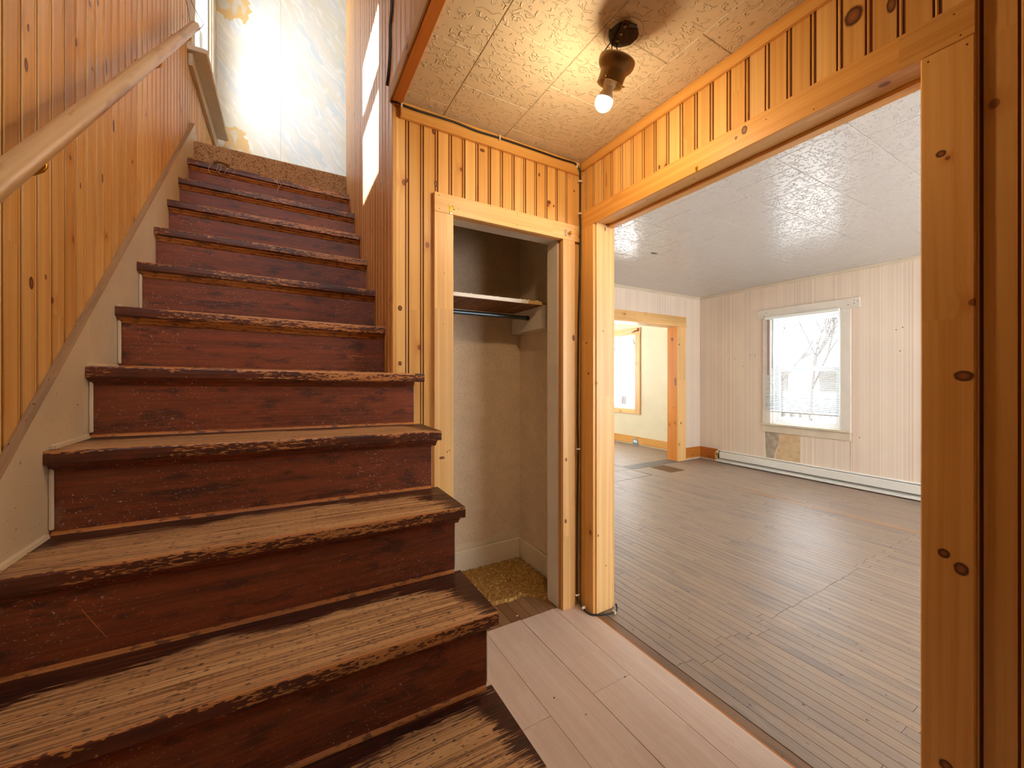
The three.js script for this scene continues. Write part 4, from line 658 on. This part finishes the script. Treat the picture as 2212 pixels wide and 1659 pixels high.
// ================================================================ LIVING ROOM
{ // mini blind
  const b = thing('window_blind', 'white mini blind lowered over the striped room window', 'blind');
  const bm = mat({ color: '#b6bcbf', roughness: 0.5 }), zc = [-2.803, -2.018], x = XW - 0.040, solid = mat({ color: '#eef0ea', roughness: 0.45 });
  add(b, 'headrail', bx(x - 0.016, x + 0.016, 1.965, 2.000, zc[0], zc[1], { g: 2 }), solid);
  const n = 54, slat = sweep([[-0.0125, 0], [-0.006, 0.0018], [0, 0.0024], [0.006, 0.0018], [0.0125, 0], [0.0125, -0.0006], [0.006, 0.0012], [0, 0.0018], [-0.006, 0.0012], [-0.0125, -0.0006]], zc[0] + 0.002, zc[1] - 0.002, (p, q, t) => [p, q, t]);
  for (let i = 0; i < n; i++) { const s = add(b, 'slat', slat, bm); const low = i > n - 9; s.position.set(x, 1.955 - i * 0.02145, 0); s.rotation.z = low ? 0.34 + 0.02 * (i - n + 9) : 0.16 + rr(-0.02, 0.02); }
  add(b, 'bottom_rail', bx(x - 0.013, x + 0.013, 0.775, 0.790, zc[0], zc[1], { g: 2 }), mat({ color: '#c9cdca', roughness: 0.4 }));
  add(b, 'tilt_wand', cyl([x - 0.022, 1.965, -2.705], [x - 0.024, 1.335, -2.712], 0.004, 0.004, 8), mat({ color: '#93989a', roughness: 0.3 }));
  for (const z of [-2.50, -2.16, -2.70]) add(b, 'ladder_cord', cyl([x - 0.0135, 1.965, z], [x - 0.0135, 0.79, z], 0.0009, 0.0009, 5), solid);
}
{ // electric baseboard heater
  const h = thing('baseboard_heater', 'long white electric baseboard heater with its end cover missing', 'heater');
  const z0 = -3.44, z1 = 1.2, S = (prof, a, b) => sweep(prof, a, b, (p, q, t) => [XW - p, q, t]);
  const hm = pmat({ color: '#e9e6dd', roughness: 0.4 });
  add(h, 'back_plate', S([[0.0005, 0.012], [0.008, 0.012], [0.008, 0.172], [0.0005, 0.172]], z0 - 0.03, z1), hm);
  add(h, 'top_lip', S([[0.0085, 0.166], [0.03, 0.162], [0.03, 0.158], [0.0085, 0.160]], z0, z1), hm);
  add(h, 'heating_fins', S([[0.012, 0.06], [0.058, 0.06], [0.058, 0.125], [0.012, 0.125]], z0 + 0.03, z1 - 0.02), mat({ color: '#2c2d2c', roughness: 0.6, metalness: 0.4 }));
  add(h, 'front_panel', S([[0.060, 0.068], [0.064, 0.066], [0.072, 0.150], [0.066, 0.156], [0.060, 0.154], [0.066, 0.148]], z0 + 0.02, z1), hm);
  add(h, 'bottom_lip', S([[0.0085, 0.012], [0.075, 0.012], [0.078, 0.040], [0.074, 0.042], [0.070, 0.018], [0.0085, 0.018]], z0 - 0.03, z1), hm);
  add(h, 'end_plate', bx(XW - 0.06, XW - 0.009, 0.05, 0.165, z0 - 0.004, z0, { c: 0 }), mat({ color: '#7f8a90', roughness: 0.5, metalness: 0.5 }));
  add(h, 'thermostat', cyl([XW - 0.055, 0.150, z0 - 0.012], [XW - 0.061, 0.150, z0 - 0.012], 0.018, 0.018, 16), plasticMat);
  const wc = ['#d8b63c', '#d03a2c', '#e8d24a', '#2c2a28', '#c9ccd0', '#5f8a3c'];
  wc.forEach((c, i) => { const p = [[XW - 0.02, 0.10, z0 - 0.006 - i * 0.002]]; for (let k = 0; k < 4; k++) p.push([XW - rr(0.03, 0.085), rr(0.04, 0.15), z0 - rr(0.005, 0.045)]); add(h, 'loose_wire', tube(p, 0.003, 20, 6), mat({ color: c, roughness: 0.5 })); });
  for (const [c, y, z] of [['#d8241e', 0.145, -0.035], ['#d8241e', 0.045, -0.045], ['#ecc820', 0.095, -0.02], ['#ecc820', 0.085, -0.006], ['#d8241e', 0.118, -0.014]]) { const g = new THREE.ConeGeometry(0.008, 0.022, 10); g.rotateX(rr(0.5, 2)); g.translate(XW - 0.085, y, z0 + z); add(h, 'wire_nut', g, mat({ color: c, roughness: 0.4 })); }
}
{ // floor register
  const v = thing('floor_register', 'brown metal floor register set in the oak strips near the post', 'vent');
  const bm = mat({ color: '#7a5a3c', roughness: 0.5, metalness: 0.5 });
  add(v, 'frame', merge([bx(4.29, 4.55, -0.001, 0.004, -3.70, -3.68), bx(4.29, 4.55, -0.001, 0.004, -3.385, -3.365), bx(4.29, 4.315, -0.001, 0.004, -3.68, -3.385), bx(4.525, 4.55, -0.001, 0.004, -3.68, -3.385)]), bm);
  add(v, 'damper_plate', bx(4.315, 4.525, -0.0015, -0.0005, -3.68, -3.385, { c: 0 }), bm);
  for (let i = 0; i < 10; i++) add(v, 'louver', bx(4.325 + i * 0.0205, 4.337 + i * 0.0205, -0.0005, 0.003, -3.68, -3.385, { c: 0.0005 }), bm);
}
{ // outlet in the next room's baseboard
  const o = thing('wall_outlet', 'blue electrical box with white outlet in the pine baseboard of the next room', 'outlet'), p = onX(1373, 957, X2 - 0.018);
  add(o, 'box', bx(X2 - 0.022, X2 - 0.0183, 0.012, 0.10, p[2] - 0.065, p[2] + 0.055), mat({ color: '#3f8fc4', roughness: 0.5 })); add(o, 'receptacle', bx(X2 - 0.027, X2 - 0.0222, 0.04, 0.085, p[2] - 0.05, p[2] + 0.04), plasticMat);
}
{ // torn curtain bracket over the next room's window
  const b = thing('curtain_bracket_remnant', 'rusty curtain bracket remnant at the corner of the pine window head', 'bracket');
  add(b, 'plate', bx(X2 - 0.028, X2 - 0.0222, 2.045, 2.10, -5.02, -4.97), mat({ color: '#8c3f22', roughness: 0.7 })); add(b, 'hook', tube([[X2 - 0.028, 2.06, -5.02], [X2 - 0.06, 2.05, -5.05], [X2 - 0.055, 2.03, -5.10], [X2 - 0.03, 2.04, -5.14]], 0.008, 14, 8), mat({ color: '#9a5a34', roughness: 0.7 }));
  add(b, 'sagging_strip', tube([[X2 - 0.03, 2.05, -5.05], [X2 - 0.032, 2.045, -5.25], [X2 - 0.03, 2.01, -5.55], [X2 - 0.03, 1.99, -5.8]], 0.010, 20, 6), taupeMat);
}
// ================================================================ OUTDOORS
{
  const ground = single('snow_ground', 'flat snow covered ground outside the windows', 'ground', box(-60, 90, -1.0, -0.8, -80, 60), snowMat); ground.userData.kind = 'structure';
  function tree(x, z, h, label, k) {
    seed = 900 + k; const parts = [];
    const grow = (p, d, l, r, n) => { const e = p.clone().addScaledVector(d, l); parts.push(cyl(p.toArray(), e.toArray(), r, r * 0.66, n > 3 ? 7 : 4)); if (n === 0) return; const c = n > 3 ? 3 : 2 + (rnd() < 0.55 ? 1 : 0); for (let i = 0; i < c; i++) { const a = rnd() * 6.283, s = rr(0.3, 0.75), nd = d.clone().add(new THREE.Vector3(Math.cos(a) * s, rr(-0.1, 0.25), Math.sin(a) * s)).normalize(); grow(e, nd, l * rr(0.62, 0.86), r * 0.62, n - 1); } };
    grow(new THREE.Vector3(x, -0.85, z), new THREE.Vector3(rr(-0.06, 0.06), 1, rr(-0.06, 0.06)).normalize(), h * 0.27, h * 0.012, 7);
    single('bare_tree', label, 'tree', merge(parts), barkMat);
  }
  tree(11.2, -10.95, 6.5, 'bare winter tree seen through the pine framed window', 1);
  tree(15.0, -14.6, 6.5, 'smaller bare tree beside the one outside the pine framed window', 2);
  tree(16.5, -7.0, 6.0, 'bare tree outside the window with the blind', 3);
  tree(22, -10.6, 7.0, 'distant bare tree beyond the fence', 5);
  const f = thing('picket_fence', 'low weathered picket fence in the snow outside the blind window', 'fence'), fm = mat({ color: '#55524f', roughness: 0.9 });
  for (let i = 0; i < 14; i++) add(f, 'picket', bx(12.0 + 0.02 * i, 12.05 + 0.02 * i, -0.8, 0.42 + 0.03 * (i % 2), -6.6 + i * 0.22, -6.5 + i * 0.22), fm);
  add(f, 'fence_rail', bx(12.15, 12.22, 0.12, 0.22, -6.7, -3.5, { g: 2 }), fm);
  const hs = thing('neighbour_house', 'pale grey house standing across the snow', 'house');
  add(hs, 'wall', box(26, 32, -0.8, 2.6, -16, -8.6), mat({ color: '#6c6966', roughness: 0.9 })); add(hs, 'roof', sweep([[-16.4, 2.6], [-8.2, 2.6], [-12.3, 4.6]], 25.6, 32.4, (p, q, t) => [t, q, p]), mat({ color: '#e6e8ea', roughness: 0.9 }));
  add(hs, 'house_window', box(25.97, 26.0, 0.4, 1.6, -10.6, -9.8), blackMat); add(hs, 'house_window', box(25.97, 26.0, 0.4, 1.6, -13.0, -12.2), blackMat);
}

scene.traverse((o) => { if (o.isMesh) { o.castShadow = true; o.receiveShadow = true; } });
renderer.render(scene, camera);
